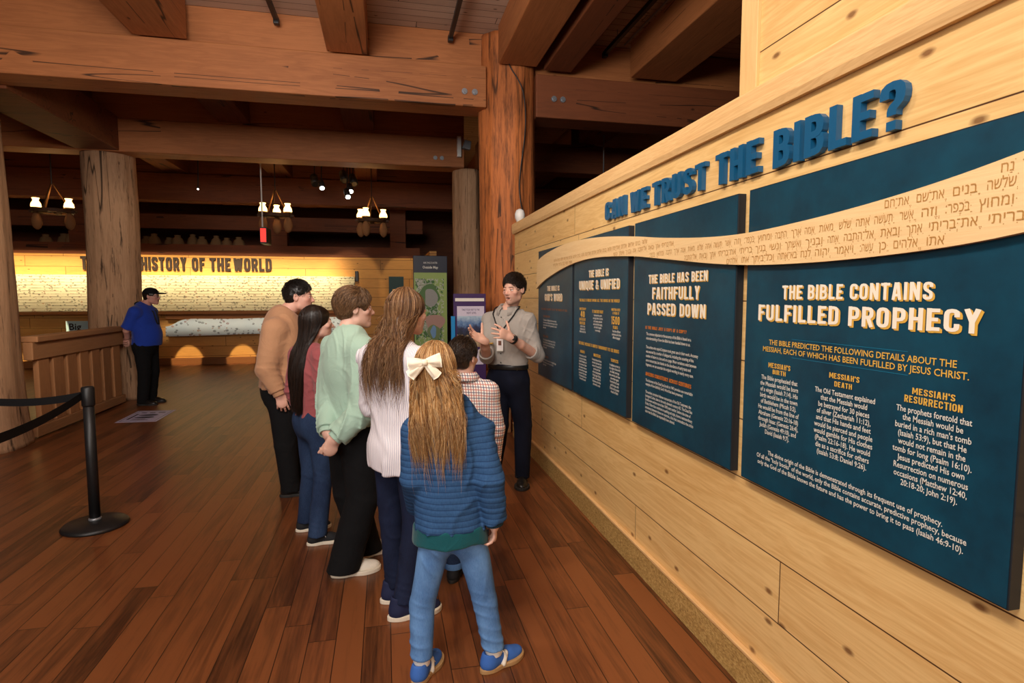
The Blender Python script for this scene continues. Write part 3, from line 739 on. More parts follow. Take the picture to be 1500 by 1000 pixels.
r2 = panel(4.192, 3.196, 0.888, 2.035, 'second teal panel from the far end, headed unique and unified')
heading(r2, [('THE BIBLE IS', 3.862, 3.494, 1.752, 0.049), ('UNIQUE & UNIFIED', 4.066, 3.310, 1.667, 0.064)], M_gold)
words(r2, 'subheading_lettering', M_gold, (('THE BIBLE IS UNIQUE AMONG ALL THE BOOKS IN THE WORLD', 4.062, 3.311, 1.582, 0.020), ('THE BIBLE MESSAGE IS UNIFIED THROUGHOUT ITS 66 BOOKS'.replace('66', 'SIX'), 4.068, 3.310, 1.267, 0.022)))
words(r2, 'title_lettering', M_gold, (('WRITTEN BY', 4.055, 3.915, 1.520, 0.018), ('40', 4.032, 3.940, 1.468, 0.045), ('DIFFERENT', 4.058, 3.920, 1.442, 0.020), ('WRITERS', 4.050, 3.930, 1.415, 0.020),
                        ('IT CONTAINS MANY', 3.786, 3.581, 1.505, 0.022), ('WRITTEN OVER', 3.440, 3.300, 1.528, 0.016), ('A PERIOD OF', 3.420, 3.315, 1.506, 0.016), ('1500', 3.440, 3.304, 1.443, 0.052), ('YEARS', 3.414, 3.335, 1.415, 0.020),
                        ('BOOKS', 4.030, 3.935, 1.206, 0.021), ('WRITERS', 3.752, 3.618, 1.206, 0.021), ('TOPICS', 3.440, 3.319, 1.204, 0.021)))
m = MB()
lines(r2, ['authors of many', 'backgrounds and', 'different walks of life'], 3.985, 1.396, 0.020, 0.022, wf=0.72)
lines(r2, ['histories and law, poems', 'and songs, letters to churches', 'and to people, prophecies', 'and records of wise sayings,', 'all of which fit together', 'in one message'], 3.680, 1.484, 0.0205, 0.022, wf=0.68)
lines(r2, ['from three different', 'continents and in three', 'different languages'], 3.355, 1.394, 0.020, 0.022, wf=0.70)
ls = ['In the books we find', 'one story of creation,', 'the fall of mankind and', 'the promise of a Savior', 'who came to rescue us', 'and who will come again', 'to make all things new', 'for those who trust in', 'Him and His word']
lines(r2, ls, 3.975, 1.179, 0.0213, 0.023, wf=0.78)
lines(r2, ['In many times and places', 'men who had never met', 'wrote of the same God', 'and the same plan', 'without disagreement', 'through ages of kings', 'exiles, and shepherds', 'fishermen and scribes', 'all moved to write'], 3.690, 1.178, 0.0213, 0.023, wf=0.78)
lines(r2, ['In subjects as many as', 'the origin of the world', 'sin, death, marriage', 'law, worship and hope', 'the writers agree', 'from the first book', 'until the last, with', 'Christ at the center', 'of each of them'], 3.375, 1.177, 0.0213, 0.023, wf=0.82)

r1 = panel(5.238, 4.238, 0.888, 2.035, "farthest teal panel, headed God's word, beside the man in the grey shirt")
heading(r1, [('THE BIBLE IS', 4.930, 4.562, 1.668, 0.042), ("GOD'S WORD", 5.010, 4.482, 1.581, 0.062)], M_gold)
words(r1, 'subheading_lettering', M_orange_dim, (('THE BIBLE CLAIMS TO BE THE WORD OF GOD', 5.130, 4.354, 1.497, 0.018), ('THE WRITERS', 5.06, 4.84, 1.432, 0.018), ('THE LORD', 5.06, 4.90, 1.252, 0.018), ('THE WORD', 5.06, 4.88, 1.070, 0.018)))
m = MB()
lines(r1, ['The writers of the Bible said they were writing', 'the very words of God, which were given to them', 'and recorded for all of the generations to come', 'after them'], 5.058, 1.400, 0.0225, 0.023, 'LEFT', 0.94)
lines(r1, ['The Lord Jesus said that the word of God is', 'truth and that it cannot be broken, and He', 'taught from it as the word of the Father', 'to the people'], 5.058, 1.222, 0.0225, 0.023, 'LEFT', 0.94)
lines(r1, ['The word of God stands firm through the ages', 'and it has been proven true in what it', 'has foretold'], 5.058, 1.040, 0.0225, 0.023, 'LEFT', 0.94)

# ------------------------------------------------------------------ big raised sign
M_signblue = flat('sign_blue', srgb(14, 86, 128), 0.38, 0.5)
r_ = empty('wall_sign', (WX, 2.56, 2.10)); tag(r_, 'raised blue letters asking can we trust the Bible above the panels', 'sign')
for s, yl, yr, z, h in (('CAN', 3.672, 3.345, 2.112, 0.118), ('WE', 3.268, 3.035, 2.108, 0.118), ('TRUST', 2.975, 2.435, 2.104, 0.124), ('THE', 2.352, 2.045, 2.100, 0.132), ('BIBLE?', 1.962, 1.392, 2.092, 0.138)):
    m = MB(); block_word(m, s, (WX-0.002, yl*0.985, z), AX, BX, (yl-yr)*0.985, h, 0.022, gap=1.0, sw=0.86)
    par(m.build('word', M_signblue), r_)

# ------------------------------------------------------------------ carved wooden ribbon
RT = [(5.215, 1.938), (5.183, 1.958), (4.906, 1.995), (4.502, 2.026), (4.156, 2.032), (3.857, 2.023), (3.595, 2.007), (3.364, 1.988), (3.064, 1.958), (2.810, 1.925), (2.525, 1.896), (2.343, 1.880), (2.184, 1.870), (2.012, 1.865), (1.841, 1.869), (1.641, 1.877), (1.475, 1.887), (1.337, 1.899), (1.218, 1.911), (1.117, 1.925), (1.028, 1.939), (0.9, 1.965), (0.75, 1.99)]
RB = [(5.235, 1.69), (5.19, 1.712), (4.902, 1.774), (4.498, 1.834), (4.152, 1.869), (3.852, 1.881), (3.590, 1.878), (3.306, 1.863), (3.060, 1.847), (2.805, 1.819), (2.520, 1.788), (2.282, 1.762), (2.082, 1.745), (1.910, 1.736), (1.762, 1.733), (1.632, 1.731), (1.466, 1.733), (1.327, 1.737), (1.208, 1.742), (1.105, 1.749), (1.016, 1.761), (0.9, 1.778), (0.75, 1.81)]
def resample(P, n=120):
    P = np.array(P)[::-1]; xs = np.linspace(P[0, 0], P[-1, 0], n)
    # smooth monotone curve through the points
    k = np.interp(xs, P[:, 0], P[:, 1]); 
    for _ in range(10): k[1:-1] = 0.5*k[1:-1] + 0.25*(k[:-2]+k[2:])
    return np.c_[xs, k]
T_, B_ = resample(RT), resample(RB)
n = len(T_); RX = 1.385; v = []; f = []
for X_ in (RX, PX-0.0005):
    for q in T_: v.append((X_, q[0], q[1]))
    for q in B_: v.append((X_, q[0], q[1]))
for i in range(n-1):
    f += [(i, i+1, n+i+1, n+i), (2*n+i+1, 2*n+i, 3*n+i, 3*n+i+1), (i, 2*n+i, 2*n+i+1, i+1), (n+i+1, 3*n+i+1, 3*n+i, n+i)]
f += [(0, n, 3*n, 2*n), (n-1, 3*n-1, 4*n-1, 2*n-1)]
rb = empty('carved_ribbon', (RX, 3.0, 1.85)); tag(rb, 'long curving pale wooden ribbon with carved Hebrew writing across the panels', 'ribbon')
M_ribbon = wood('ribbon_wood', 1, 2, 0, srgb(238, 204, 152), srgb(214, 168, 112), srgb(170, 110, 56), rough=0.5, grain=0.5, vary=0.0, knots=0.1, ring=5)
par(MB()._add(v, f).build('ribbon', M_ribbon), rb)
M_carve = flat('carved_groove', srgb(186, 136, 70), 0.7)
m = MB()
def zin(y, z, s):
    a = np.interp(y, T_[:, 0], T_[:, 1]); b = np.interp(y, B_[:, 0], B_[:, 1]); return b-0.002 < z and z+s < a-0.001
H1 = ['שְׁלֹשָׁה', 'בָנִים', 'אֶת־שֵׁם', 'אֶת־חָם', 'וְאֶת־יָפֶת']
H2 = ['וּמִחוּץ', 'בַּכֹּפֶר׃', 'וְזֶה', 'אֲשֶׁר', 'תַּעֲשֶׂה', 'אֹתָהּ', 'שְׁלֹשׁ', 'מֵאוֹת', 'אַמָּה', 'אֹרֶךְ', 'הַתֵּבָה']
H3 = ['בְּרִיתִי', 'אֶת־בְּרִיתִי', 'אִתָּךְ', 'וּבָאתָ', 'אֶל־הַתֵּבָה', 'אַתָּה', 'וּבָנֶיךָ', 'וְאִשְׁתְּךָ', 'וּנְשֵׁי', 'בָנֶיךָ']
H4 = ['אֹתוֹ', 'אֱלֹהִים', 'כֵּן', 'עָשָׂה׃', 'וַיֹּאמֶר', 'יְהוָה', 'לְנֹחַ', 'בֹּא־אַתָּה', 'וְכָל־בֵּיתְךָ']
def heb_row(words, y0, z_of_y, size, reps):
    y = y0; i = 0
    while y < reps:
        s = words[i % len(words)]; i += 1
        w_ = 0.46*size*max(2, sum(1 for c in s if '\u05d0' <= c <= '\u05ea' or c == '\u05be'))
        z = z_of_y(y + w_/2)
        if zin(y, z, size*0.70) and zin(y+w_, z, size*0.70):
            cl = []
            for c in s:
                if '\u0591' <= c <= '\u05bd' or c in '\u05bf\u05c1\u05c2\u05c4\u05c5\u05c7': cl[-1] += c
                else: cl.append(c)
            s = ''.join(reversed(cl))
            font_text(m, s, (RX, y+w_, z), AX, BX, size, w_, 'LEFT', 0.0006, 0.0, jit=0.0006)
        y += w_ + size*0.42
heb_row(['וַיּוֹלֶד', 'נֹחַ'], 0.95, lambda y: 1.903, 0.034, 1.3)
heb_row(H1, 1.035, lambda y: 1.868, 0.037, 2.2)
heb_row(H2, 1.035, lambda y: 1.828, 0.037, 3.4)
heb_row(H3, 1.01, lambda y: 1.789, 0.037, 3.6)
heb_row(H4, 1.20, lambda y: 1.752, 0.037, 2.6)
heb_row(H1, 2.9, lambda y: 1.905, 0.037, 4.6)
heb_row(H3, 2.5, lambda y: 1.868, 0.037, 4.6)
par(m.build('carved_lettering', M_carve), rb)

# ------------------------------------------------------------------ far wall exhibit
def sketch_mat(name, paper, tint, ink, scale, dens, lines_=0.6):
    t = NT(name); s = t.sep(t.obj()); x, z = s[0], s[2]
    v = t.comb(x, 0.0, z)
    big = t.noise(t.comb(t.math('MULTIPLY', x, 0.8), 0.0, z), 1.4, 3)
    col = t.mix(t.math('MULTIPLY', big, 0.8), paper, tint)
    vo = t.n('ShaderNodeTexVoronoi', feature='F1'); t.set(vo, 'Vector', t.comb(t.math('MULTIPLY', x, 1.0), 0.0, t.math('MULTIPLY', z, 1.3))); t.set(vo, 'Scale', scale)
    sp = t.sep(vo.outputs['Color'])
    near = t.math('LESS_THAN', vo.outputs['Distance'], t.math('MULTIPLY', sp[1], 0.55))
    on = t.math('LESS_THAN', sp[0], dens)
    fine = t.noise(v, scale*7, 3, 0.7)
    inkm = t.math('MULTIPLY', t.math('MULTIPLY', near, on), t.math('GREATER_THAN', fine, 0.47))
    hue = t.ramp(sp[2], [(0.0, ink), (0.55, ink), (0.7, srgb(160, 96, 30)), (0.85, srgb(120, 44, 24)), (1.0, srgb(40, 70, 90))], 'CONSTANT')
    col = t.mix(t.math('MULTIPLY', inkm, 0.85), col, hue)
    row = t.math('FRACT', t.math('MULTIPLY', z, 15.0))
    ln = t.math('MULTIPLY', t.math('LESS_THAN', row, 0.24), t.math('GREATER_THAN', t.noise(t.comb(t.math('MULTIPLY', x, 2.5), 0.0, t.math('MULTIPLY', z, 30.0)), 1.6, 3, 0.7), 0.46))
    col = t.mix(t.math('MULTIPLY', ln, lines_), col, ink)
    t.base(col, 0.6); return t.m
M_time = sketch_mat('timeline_print', srgb(226, 218, 190), srgb(184, 172, 136), srgb(44, 34, 18), 21.0, 0.95)
M_coll = sketch_mat('collage_print', srgb(224, 226, 218), srgb(150, 176, 190), srgb(40, 34, 30), 15.0, 0.9, 0.0)
bn = MB().box((-9.6, 15.02, 1.275), (-0.74, 15.098, 2.11)).build('timeline_banner', [M_time]); tag(bn, 'long cream timeline chart full of tiny drawings on the far wall', 'banner')
M_brown = wood('ledge_wood', 0, 2, 1, srgb(132, 80, 38), srgb(96, 56, 26), rough=0.6, grain=0.4, knots=0.1)
lg = MB().box((-9.6, 14.93, 1.195), (-0.74, 15.098, 1.262)).build('shade_ledge', M_brown, bevel=0.006); tag(lg, 'brown wooden ledge added under the long timeline chart to shade the wall', 'ledge')  # added ledge that darkens the wall below the chart
# lower wavy strip
def strip(x0, x1, lab, seed):
    rg = np.random.default_rng(seed); xs = np.linspace(x0, x1, 90); ph = rg.uniform(0, 6, 3)
    top = 0.0 + 0.02*np.sin(xs*1.7+ph[0]); top -= 0.20*np.exp(-((xs-x0)/0.28)**2)*(1) 
    bot = -0.40 + 0.02*np.sin(xs*1.3+ph[1]) + 0.05*np.exp(-((xs-(x0+0.58*(x1-x0)))/0.09)**2)
    v = []; f = []; n = len(xs)
    for off in (0.0, 0.02):
        for q in top: pass
        for x, t_ in zip(xs, top): v.append((x, 14.955+0.08*(t_)+off, 1.10+t_))
        for x, b_ in zip(xs, bot): v.append((x, 14.955+0.08*(b_)+off, 1.10+b_))
    for i in range(n-1):
        f += [(i, n+i, n+i+1, i+1), (2*n+i+1, 3*n+i+1, 3*n+i, 2*n+i), (i, i+1, 2*n+i+1, 2*n+i), (n+i+1, n+i, 3*n+i, 3*n+i+1)]
    f += [(0, 2*n, 3*n, n), (n-1, 2*n-1, 4*n-1, 3*n-1)]
    o = MB()._add(v, f).build('collage_strip', M_coll); tag(o, lab, 'strip'); return o
strip(-5.05, -0.8, 'pale wavy strip of small pictures below the timeline chart', 5)
MB().box((-5.05, 14.985, 1.08), (-0.8, 15.098, 1.194)).build('strip_bracket', M_brown)
tag(bpy.data.objects['strip_bracket'], 'brown mounting board holding the wavy picture strip', 'board')
# base board of the exhibit
lo = MB().box((-9.6, 14.90, 0.0), (-0.74, 15.058, 0.155)).build('exhibit_step', M_brown, bevel=0.006); tag(lo, 'low wooden step running along the foot of the far timeline wall', 'step')
# raised brown title
M_letter = flat('letter_brown', srgb(40, 21, 8), 0.6)
r_ = empty('title_sign', (-5, 15.1, 2.2)); tag(r_, 'dark brown raised title about the history of the world on the far wall', 'sign')
def far_x(px): return at(px, 388, 15.07)[0]
for s, a, b in (('THE', 118, 152), ('TRUE', 156, 200), ('HISTORY', 206, 273), ('OF', 281, 300), ('THE', 307, 338), ('WORLD', 342, 398)):
    zt = 2.51 + (far_x(a)+6.8)*0.008
    m = MB(); block_word(m, s, (far_x(a), 15.099, 2.225), (1, 0, 0), (0, 0, 1), far_x(b)-far_x(a), 0.31, 0.035, gap=1.0, sw=0.95)
    par(m.build('word', M_letter), r_)
# small poster, black switch, sign board behind the rail
p = at(579, 440, 15.08); q = at(568, 405, 15.08)
M_poster = flat('poster_teal', srgb(16, 58, 62), 0.5)
r_ = empty('wall_poster', (0.25, 15.09, 1.5)); tag(r_, 'narrow dark teal poster with a small yellow mark on the far wall', 'poster')
par(MB().box((0.10, 15.06, 1.30), (0.47, 15.099, 2.12)).build('sheet', M_poster), r_)
par(MB().box((0.19, 15.055, 1.68), (0.37, 15.06, 1.80)).build('emblem', M_gold), r_)
p = at(522, 404, 15.05); o = MB().box((p[0]-0.03, 15.02, p[2]-0.14), (p[0]+0.05, 15.099, p[2]+0.12)).build('door_handle_plate', M_black, bevel=0.01)
o.name = 'wall_switch'; tag(o, 'small black fitting at the right end of the timeline chart', 'fitting')
r_ = empty('info_board', (-7.35, 14.4, 0.9)); tag(r_, 'small pale blue sign reading Big behind the wooden railing', 'sign')
c0 = at(97, 484, 14.3); c1 = at(126, 470, 14.3)
M_paleblue = flat('print_pale_blue', srgb(176, 204, 206), 0.5)
par(MB().box((c0[0], 14.3, c0[2]-0.25), (c1[0]+0.3, 14.33, c1[2])).build('board', M_paleblue, bevel=0.004), r_)
m = MB(); font_text(m, 'Big', (c0[0]+0.06, 14.3, c1[2]-0.19), (1, 0, 0), (0, 0, 1), 0.20, None, 'LEFT', 0.002, 0.02); par(m.build('lettering', M_letter), r_)
par(MB().box((c0[0]+0.1, 14.31, 0), (c0[0]+0.15, 14.35, c0[2]-0.2)).build('post', M_black), r_)
par(MB().box((c0[0]-0.1, 14.2, 0), (c0[0]+0.35, 14.45, 0.02)).build('base', M_black), r_)

# ------------------------------------------------------------------ outside map stand
def map_mat():
    t = NT('map_print'); s = t.sep(t.obj()); x, z = s[0], s[2]; v = t.comb(x, 0.0, z)
    n1 = t.noise(v, 3.2, 3); n2 = t.noise(v, 11, 4, 0.6)
    col = t.mix(t.math('GREATER_THAN', n1, 0.50), srgb(140, 164, 88), srgb(150, 156, 132))
    band = t.math('LESS_THAN', t.math('ABSOLUTE', t.math('SUBTRACT', n1, 0.52)), 0.035)
    col = t.mix(band, col, srgb(62, 104, 46))
    road = t.math('LESS_THAN', t.math('ABSOLUTE', t.math('SUBTRACT', n2, 0.5)), 0.02)
    col = t.mix(t.math('MULTIPLY', road, 0.8), col, srgb(196, 192, 184))
    bl = t.math('GREATER_THAN', t.noise(v, 16, 2), 0.66)
    col = t.mix(t.math('MULTIPLY', bl, 0.7), col, srgb(112, 100, 92))
    t.base(col, 0.5); return t.m
M_map = map_mat()
a = at(605, 374, 9.2); b = at(655, 374, 9.2); zt = a[2]
r_ = empty('map_stand', ((a[0]+b[0])/2, 9.2, 0)); tag(r_, 'tall green outside map sign with a navy top beside the slim log column', 'sign')
W_ = b[0]-a[0]
M_navy = flat('print_navy', srgb(14, 22, 46), 0.45)
MB().box((-W_/2, 0, 0.10), (W_/2, 0.06, zt)).build('board', M_navy, r_, bevel=0.006)
MB().box((-W_/2+0.01, -0.006, 0.14), (W_/2-0.01, 0.0, zt-0.265)).build('border', flat('print_green', srgb(150, 172, 92), 0.5), r_)
MB().box((-W_/2+0.03, -0.010, 0.20), (W_/2-0.06, -0.005, zt-0.36)).build('map', M_map, r_)
# map features: green rim, plaza, pond, buildings
mp = MB()
def blob(cx, cz, rx, rz, n=22, seed=0, lift=0.012):
    rg = np.random.default_rng(seed); ph = rg.uniform(0, 6.28, 4)
    pts = [(cx+rx*math.cos(2*math.pi*k/n)*(1+0.16*math.sin(3*2*math.pi*k/n+ph[0])), cz+rz*math.sin(2*math.pi*k/n)*(1+0.14*math.sin(2*2*math.pi*k/n+ph[1]))) for k in range(n)]
    return MB()._add([(x, -lift, z) for x, z in pts], [tuple(range(n))])
blob(-0.03, zt-0.62, 0.17, 0.17, seed=1).build('woodland', flat('map_wood', srgb(74, 112, 52), 0.5), r_)
blob(0.0, zt-0.66, 0.10, 0.16, seed=2, lift=0.013).build('car_park', flat('map_grey', srgb(150, 148, 142), 0.5), r_)
blob(0.06, zt-1.05, 0.15, 0.14, seed=3).build('plaza', flat('map_pink', srgb(176, 136, 122), 0.5), r_)
blob(0.05, zt-1.22, 0.10, 0.13, seed=4, lift=0.013).build('garden', flat('map_green', srgb(110, 128, 78), 0.5), r_)
blob(0.04, zt-1.20, 0.045, 0.09, seed=5, lift=0.014).build('pond', flat('map_blue', srgb(112, 150, 190), 0.5), r_)
m = MB()
font_text(m, 'ARK ENCOUNTER', (0, 0, zt-0.125), (1, 0, 0), (0, 0, 1), 0.04, 0.22, 'CENTER', 0.004); font_text(m, 'Outside Map', (0, 0, zt-0.20), (1, 0, 0), (0, 0, 1), 0.055, 0.24, 'CENTER', 0.004, 0.02)
m.build('lettering', M_print, r_)
MB().box((-W_/2-0.03, -0.15, 0), (W_/2+0.03, 0.2, 0.10)).build('base', M_black, r_, bevel=0.01)

# purple poster stand in front of the columns
Yp = 6.43
a = at(664, 430, Yp); b = at(700, 520, Yp)
r_ = empty('poster_stand', ((a[0]+b[0])/2+0.1, Yp, 0)); tag(r_, 'purple poster stand with a photo, just left of the presenter', 'sign')
ox = (a[0]+b[0])/2+0.1; x0 = a[0]-ox; zt = a[2]; x1 = 0.13
M_purple = flat('print_purple', srgb(58, 28, 86), 0.5)
MB().box((x0, 0, zt-1.05), (x1, 0.02, zt)).build('sheet', M_purple, r_, bevel=0.003)
MB().box((x0+0.02, -0.004, zt-0.085), (x1-0.02, 0, zt-0.05)).build('title_bar', M_print, r_)
MB().box((x0+0.04, -0.004, zt-0.25), (x1-0.02, 0, zt-0.14)).build('caption', flat('print_lilac', srgb(206, 196, 214), 0.5), r_)
ph = NT('stand_photo'); v = ph.obj(); s = ph.sep(v)
nn = ph.noise(v, 22, 3, 0.6)
hz_ = ph.math('DIVIDE', ph.math('SUBTRACT', s[2], zt-0.60), 0.35)
ph.base(ph.ramp(ph.math('ADD', hz_, ph.math('MULTIPLY', ph.math('SUBTRACT', nn, 0.5), 0.45)), [(0.0, srgb(150, 120, 90)), (0.28, srgb(196, 172, 136)), (0.40, srgb(22, 22, 30)), (0.62, srgb(44, 50, 84)), (0.75, srgb(84, 116, 160)), (1.0, srgb(168, 188, 204))]), 0.5)
MB().box((x0+0.04, -0.004, zt-0.60), (x1-0.02, 0, zt-0.25)).build('photo', ph.m, r_)
MB().box((x0+0.05, -0.004, zt-0.80), (x1-0.03, 0, zt-0.63)).build('caption', MATS['print_lilac'], r_)
m = MB(); font_text(m, 'TAKE YOUR VISIT TO THE', ((x0+x1)/2+0.01, 0, zt-0.19), (1, 0, 0), (0, 0, 1), 0.03, 0.20, 'CENTER', 0.005, 0.01); font_text(m, 'NEXT LEVEL', ((x0+x1)/2+0.02, 0, zt-0.225), (1, 0, 0), (0, 0, 1), 0.03, 0.11, 'CENTER', 0.005, 0.01)
m.build('lettering', M_purple, r_)
MB().box((x0-0.03, -0.03, zt-0.62), (x0+0.015, -0.005, zt-0.25)).build('leaflet_holder', flat('cyan_print', srgb(26, 132, 196), 0.4), r_, bevel=0.003)
MB().tube([(0.09, 0.04, 0.0), (0.09, 0.04, zt-0.2)], 0.014, 10).build('pole', M_black, r_)
MB().box((-0.14, -0.14, 0), (0.16, 0.13, 0.015)).build('base', M_black, r_)

# ------------------------------------------------------------------ wooden railing at left
r_ = empty('railing', (-3.93, 8.4, 0)); tag(r_, 'wooden railing with wide flat balusters between the two left log columns', 'railing')
MB().box((-0.09, -0.92, 1.10), (0.09, 1.34, 1.17)).build('handrail', M_rail, r_, bevel=0.012)
MB().box((-0.05, -0.95, 0.90), (0.05, 1.34, 1.10)).build('top_board', M_rail, r_, bevel=0.008)
MB().box((-0.05, -0.95, 0.02), (0.05, 1.34, 0.14)).build('bottom_board', M_rail, r_, bevel=0.008)
for i in range(7):
    y = -0.82 + i*0.31
    MB().box((-0.03, y, 0.14), (0.03, y+0.22, 0.90)).build('baluster', M_baluster, r_, bevel=0.008)

# ------------------------------------------------------------------ belt barrier post
p = flr(140, 770)
r_ = empty('stanchion', (p[0], p[1], 0)); tag(r_, 'black belt barrier post with a round base on the wooden floor', 'barrier post')
MB().lathe([(0.02, 0), (0.20, 0), (0.205, 0.012), (0.19, 0.028), (0.09, 0.042), (0.045, 0.048)], n=48).build('base', M_black, r_, smooth=True)
MB().lathe([(0.040, 0.045), (0.040, 0.06), (0.034, 0.065)], n=24).build('collar', M_steel, r_, smooth=True)
MB().lathe([(0.034, 0.05), (0.034, 0.93), (0.03, 0.93)], n=28).build('pole', M_black, r_, smooth=True)
MB().lathe([(0.038, 0.86), (0.040, 0.87), (0.040, 0.985), (0.034, 0.995), (0.01, 1.0)], n=28).build('belt_head', M_black, r_, smooth=True)
def belt(tx, ty, tz, lab, y0=0.0):
    a = Vector((-0.034, y0, 0.935)); b = Vector((tx-p[0], ty-p[1], tz)); n = 30; v = []; f = []
    d = (b-a); side = Vector((d.y, -d.x, 0)).normalized()*0.0012
    for i in range(n):
        t_ = i/(n-1); q = a + d*t_ + Vector((0, 0, -0.05*4*t_*(1-t_)))
        for s_, z in ((1, 0.026), (-1, 0.026), (-1, -0.026), (1, -0.026)): v.append(q + side*s_ + Vector((0, 0, z)))
    for i in range(n-1):
        for k in range(4): f.append((i*4+k, (i+1)*4+k, (i+1)*4+(k+1) % 4, i*4+(k+1) % 4))
    return MB()._add(v, f).build('belt', M_belt, r_)
q0 = at(0, 579, 4.6); belt(*(np.array(q0)+(np.array(q0)-np.array([p[0], p[1], 0.935]))*0.6), '')
q1 = at(0, 630, 3.4); belt(*(np.array(q1)+(np.array(q1)-np.array([p[0], p[1], 0.935]))*0.5), '', 0.0)

# ------------------------------------------------------------------ floor decal with footprints
c = [flr(*q) for q in ((168, 619), (203, 602), (257, 600), (229, 617))]
o_ = sum(np.array(q) for q in c)/4
r_ = empty('floor_decal', (o_[0], o_[1], 0)); tag(r_, 'white floor sticker with two dark footprints near the guard', 'sticker')
A_ = Vector(c[3]-c[0]); B_v = Vector(c[1]-c[0]); O_ = Vector(c[0]-o_)
def dq(u, w, z): return O_ + A_*u + B_v*w + Vector((0, 0, z))
M_decal = flat('decal_white', srgb(206, 200, 230), 0.5); M_decal_d = flat('decal_ink', srgb(34, 26, 60), 0.5)
MB()._add([dq(0,0,0.0), dq(1,0,0), dq(1,1,0), dq(0,1,0), dq(0,0,0.002), dq(1,0,0.002), dq(1,1,0.002), dq(0,1,0.002)], [(4,5,6,7),(0,1,5,4),(1,2,6,5),(2,3,7,6),(3,0,4,7)]).build('sheet', M_decal, r_)
for w0 in (0.37, 0.57):
    m = MB(); n = 24; v = []
    for k in range(n):
        a = 2*math.pi*k/n; v.append(dq(0.50+0.25*math.cos(a), w0+0.07*math.sin(a)*(1+0.25*math.cos(a)), 0.0035))
    m._add(v, [tuple(range(n))]); m.build('footprint', M_decal_d, r_)
m = MB()
for (u0, u1, w0, w1) in ((0.06,0.94,0.94,0.955),(0.06,0.94,0.045,0.06),(0.06,0.075,0.05,0.95),(0.925,0.94,0.05,0.95),(0.2,0.34,0.76,0.82),(0.42,0.56,0.76,0.82),(0.64,0.82,0.76,0.82),(0.14,0.2,0.2,0.7),(0.28,0.7,0.15,0.18),(0.28,0.6,0.22,0.25)):
    m._add([dq(u0,w0,0.003), dq(u1,w0,0.003), dq(u1,w1,0.003), dq(u0,w1,0.003)], [(0,1,2,3)])
m.build('printing', M_decal_d, r_)
# ------------------------------------------------------------------ soft-body modelling: distance fields meshed with surface nets
V3 = lambda *a: np.array(a, float)
def unit(v): v = np.asarray(v, float); return v/np.linalg.norm(v)
def f_cone(a, b, ra, rb):
    a = np.asarray(a, float); b = np.asarray(b, float); ab = b-a; L2 = max(ab@ab, 1e-9)
    def f(P):
        q = P-a; t_ = np.clip((q@ab)/L2, 0, 1); q = q-t_[..., None]*ab
        return np.sqrt((q*q).sum(-1)) - (ra+t_*(rb-ra))
    m = max(ra, rb); f.lo = np.minimum(a, b)-m; f.hi = np.maximum(a, b)+m
    return f
def f_econe(a, b, ra, rb, ax, k):
    """capsule whose radius along unit axis ax is multiplied by k"""
    a = np.asarray(a, float); b = np.asarray(b, float); ax = unit(ax)
    g = lambda q: q + (q@ax)[..., None]*ax*(1/k-1)
    b2 = g((b-a)[None])[0]; L2 = max(b2@b2, 1e-9); s = min(1, k)
    def f(P):
        q = g(P-a); t_ = np.clip((q@b2)/L2, 0, 1); q = q-t_[..., None]*b2
        return (np.sqrt((q*q).sum(-1)) - (ra+t_*(rb-ra)))*s
    m = max(ra, rb)*max(1, k); f.lo = np.minimum(a, b)-m; f.hi = np.maximum(a, b)+m
    return f
def f_ell(c, r, R=None):
    c = np.asarray(c, float); r = np.asarray(r, float)
    def f(P):
        q = P-c
        if R is not None: q = q@R
        k0 = np.sqrt(((q/r)**2).sum(-1)); k1 = np.sqrt(((q/(r*r))**2).sum(-1))
        return k0*(k0-1)/np.maximum(k1, 1e-6)
    m = r.max(); f.lo = c-m; f.hi = c+m
    return f
def f_plane(p, n):
    """negative on the side opposite to n"""
    p = np.asarray(p, float); n = unit(n)
    return lambda P: (P-p)@n
def f_max(*fs):
    def f(P):
        d = fs[0](P)
        for g in fs[1:]: d = np.maximum(d, g(P))
        return d
    f.lo, f.hi = fs[0].lo, fs[0].hi
    return f

class SDF:
    def __init__(self): self.ops = []
    def u(self, f, k=0.02): self.ops.append(('u', f, k)); return self
    def s(self, f, k=0.01): self.ops.append(('s', f, k)); return self
    def c(self, f, k=0.002): self.ops.append(('c', f, k)); return self
    def join(self, o, k=None):
        for q in o.ops: self.ops.append(q)
        return self
    def __call__(self, P):
        d = np.full(P.shape[:-1], 9.0)
        for kind, f, k in self.ops: d = _comb(d, f(P), kind, k)
        return d
    def bounds(self, pad):
        fs = [f for q, f, k in self.ops if q == 'u']
        return np.min([f.lo for f in fs], 0)-pad, np.max([f.hi for f in fs], 0)+pad
def _comb(d, e, kind, k):
    if kind == 'u':
        h = np.clip(0.5+0.5*(e-d)/k, 0, 1); return e*(1-h)+d*h-k*h*(1-h)
    if kind == 's': e = -e
    h = np.clip(0.5-0.5*(e-d)/k, 0, 1); return e*(1-h)+d*h+k*h*(1-h)

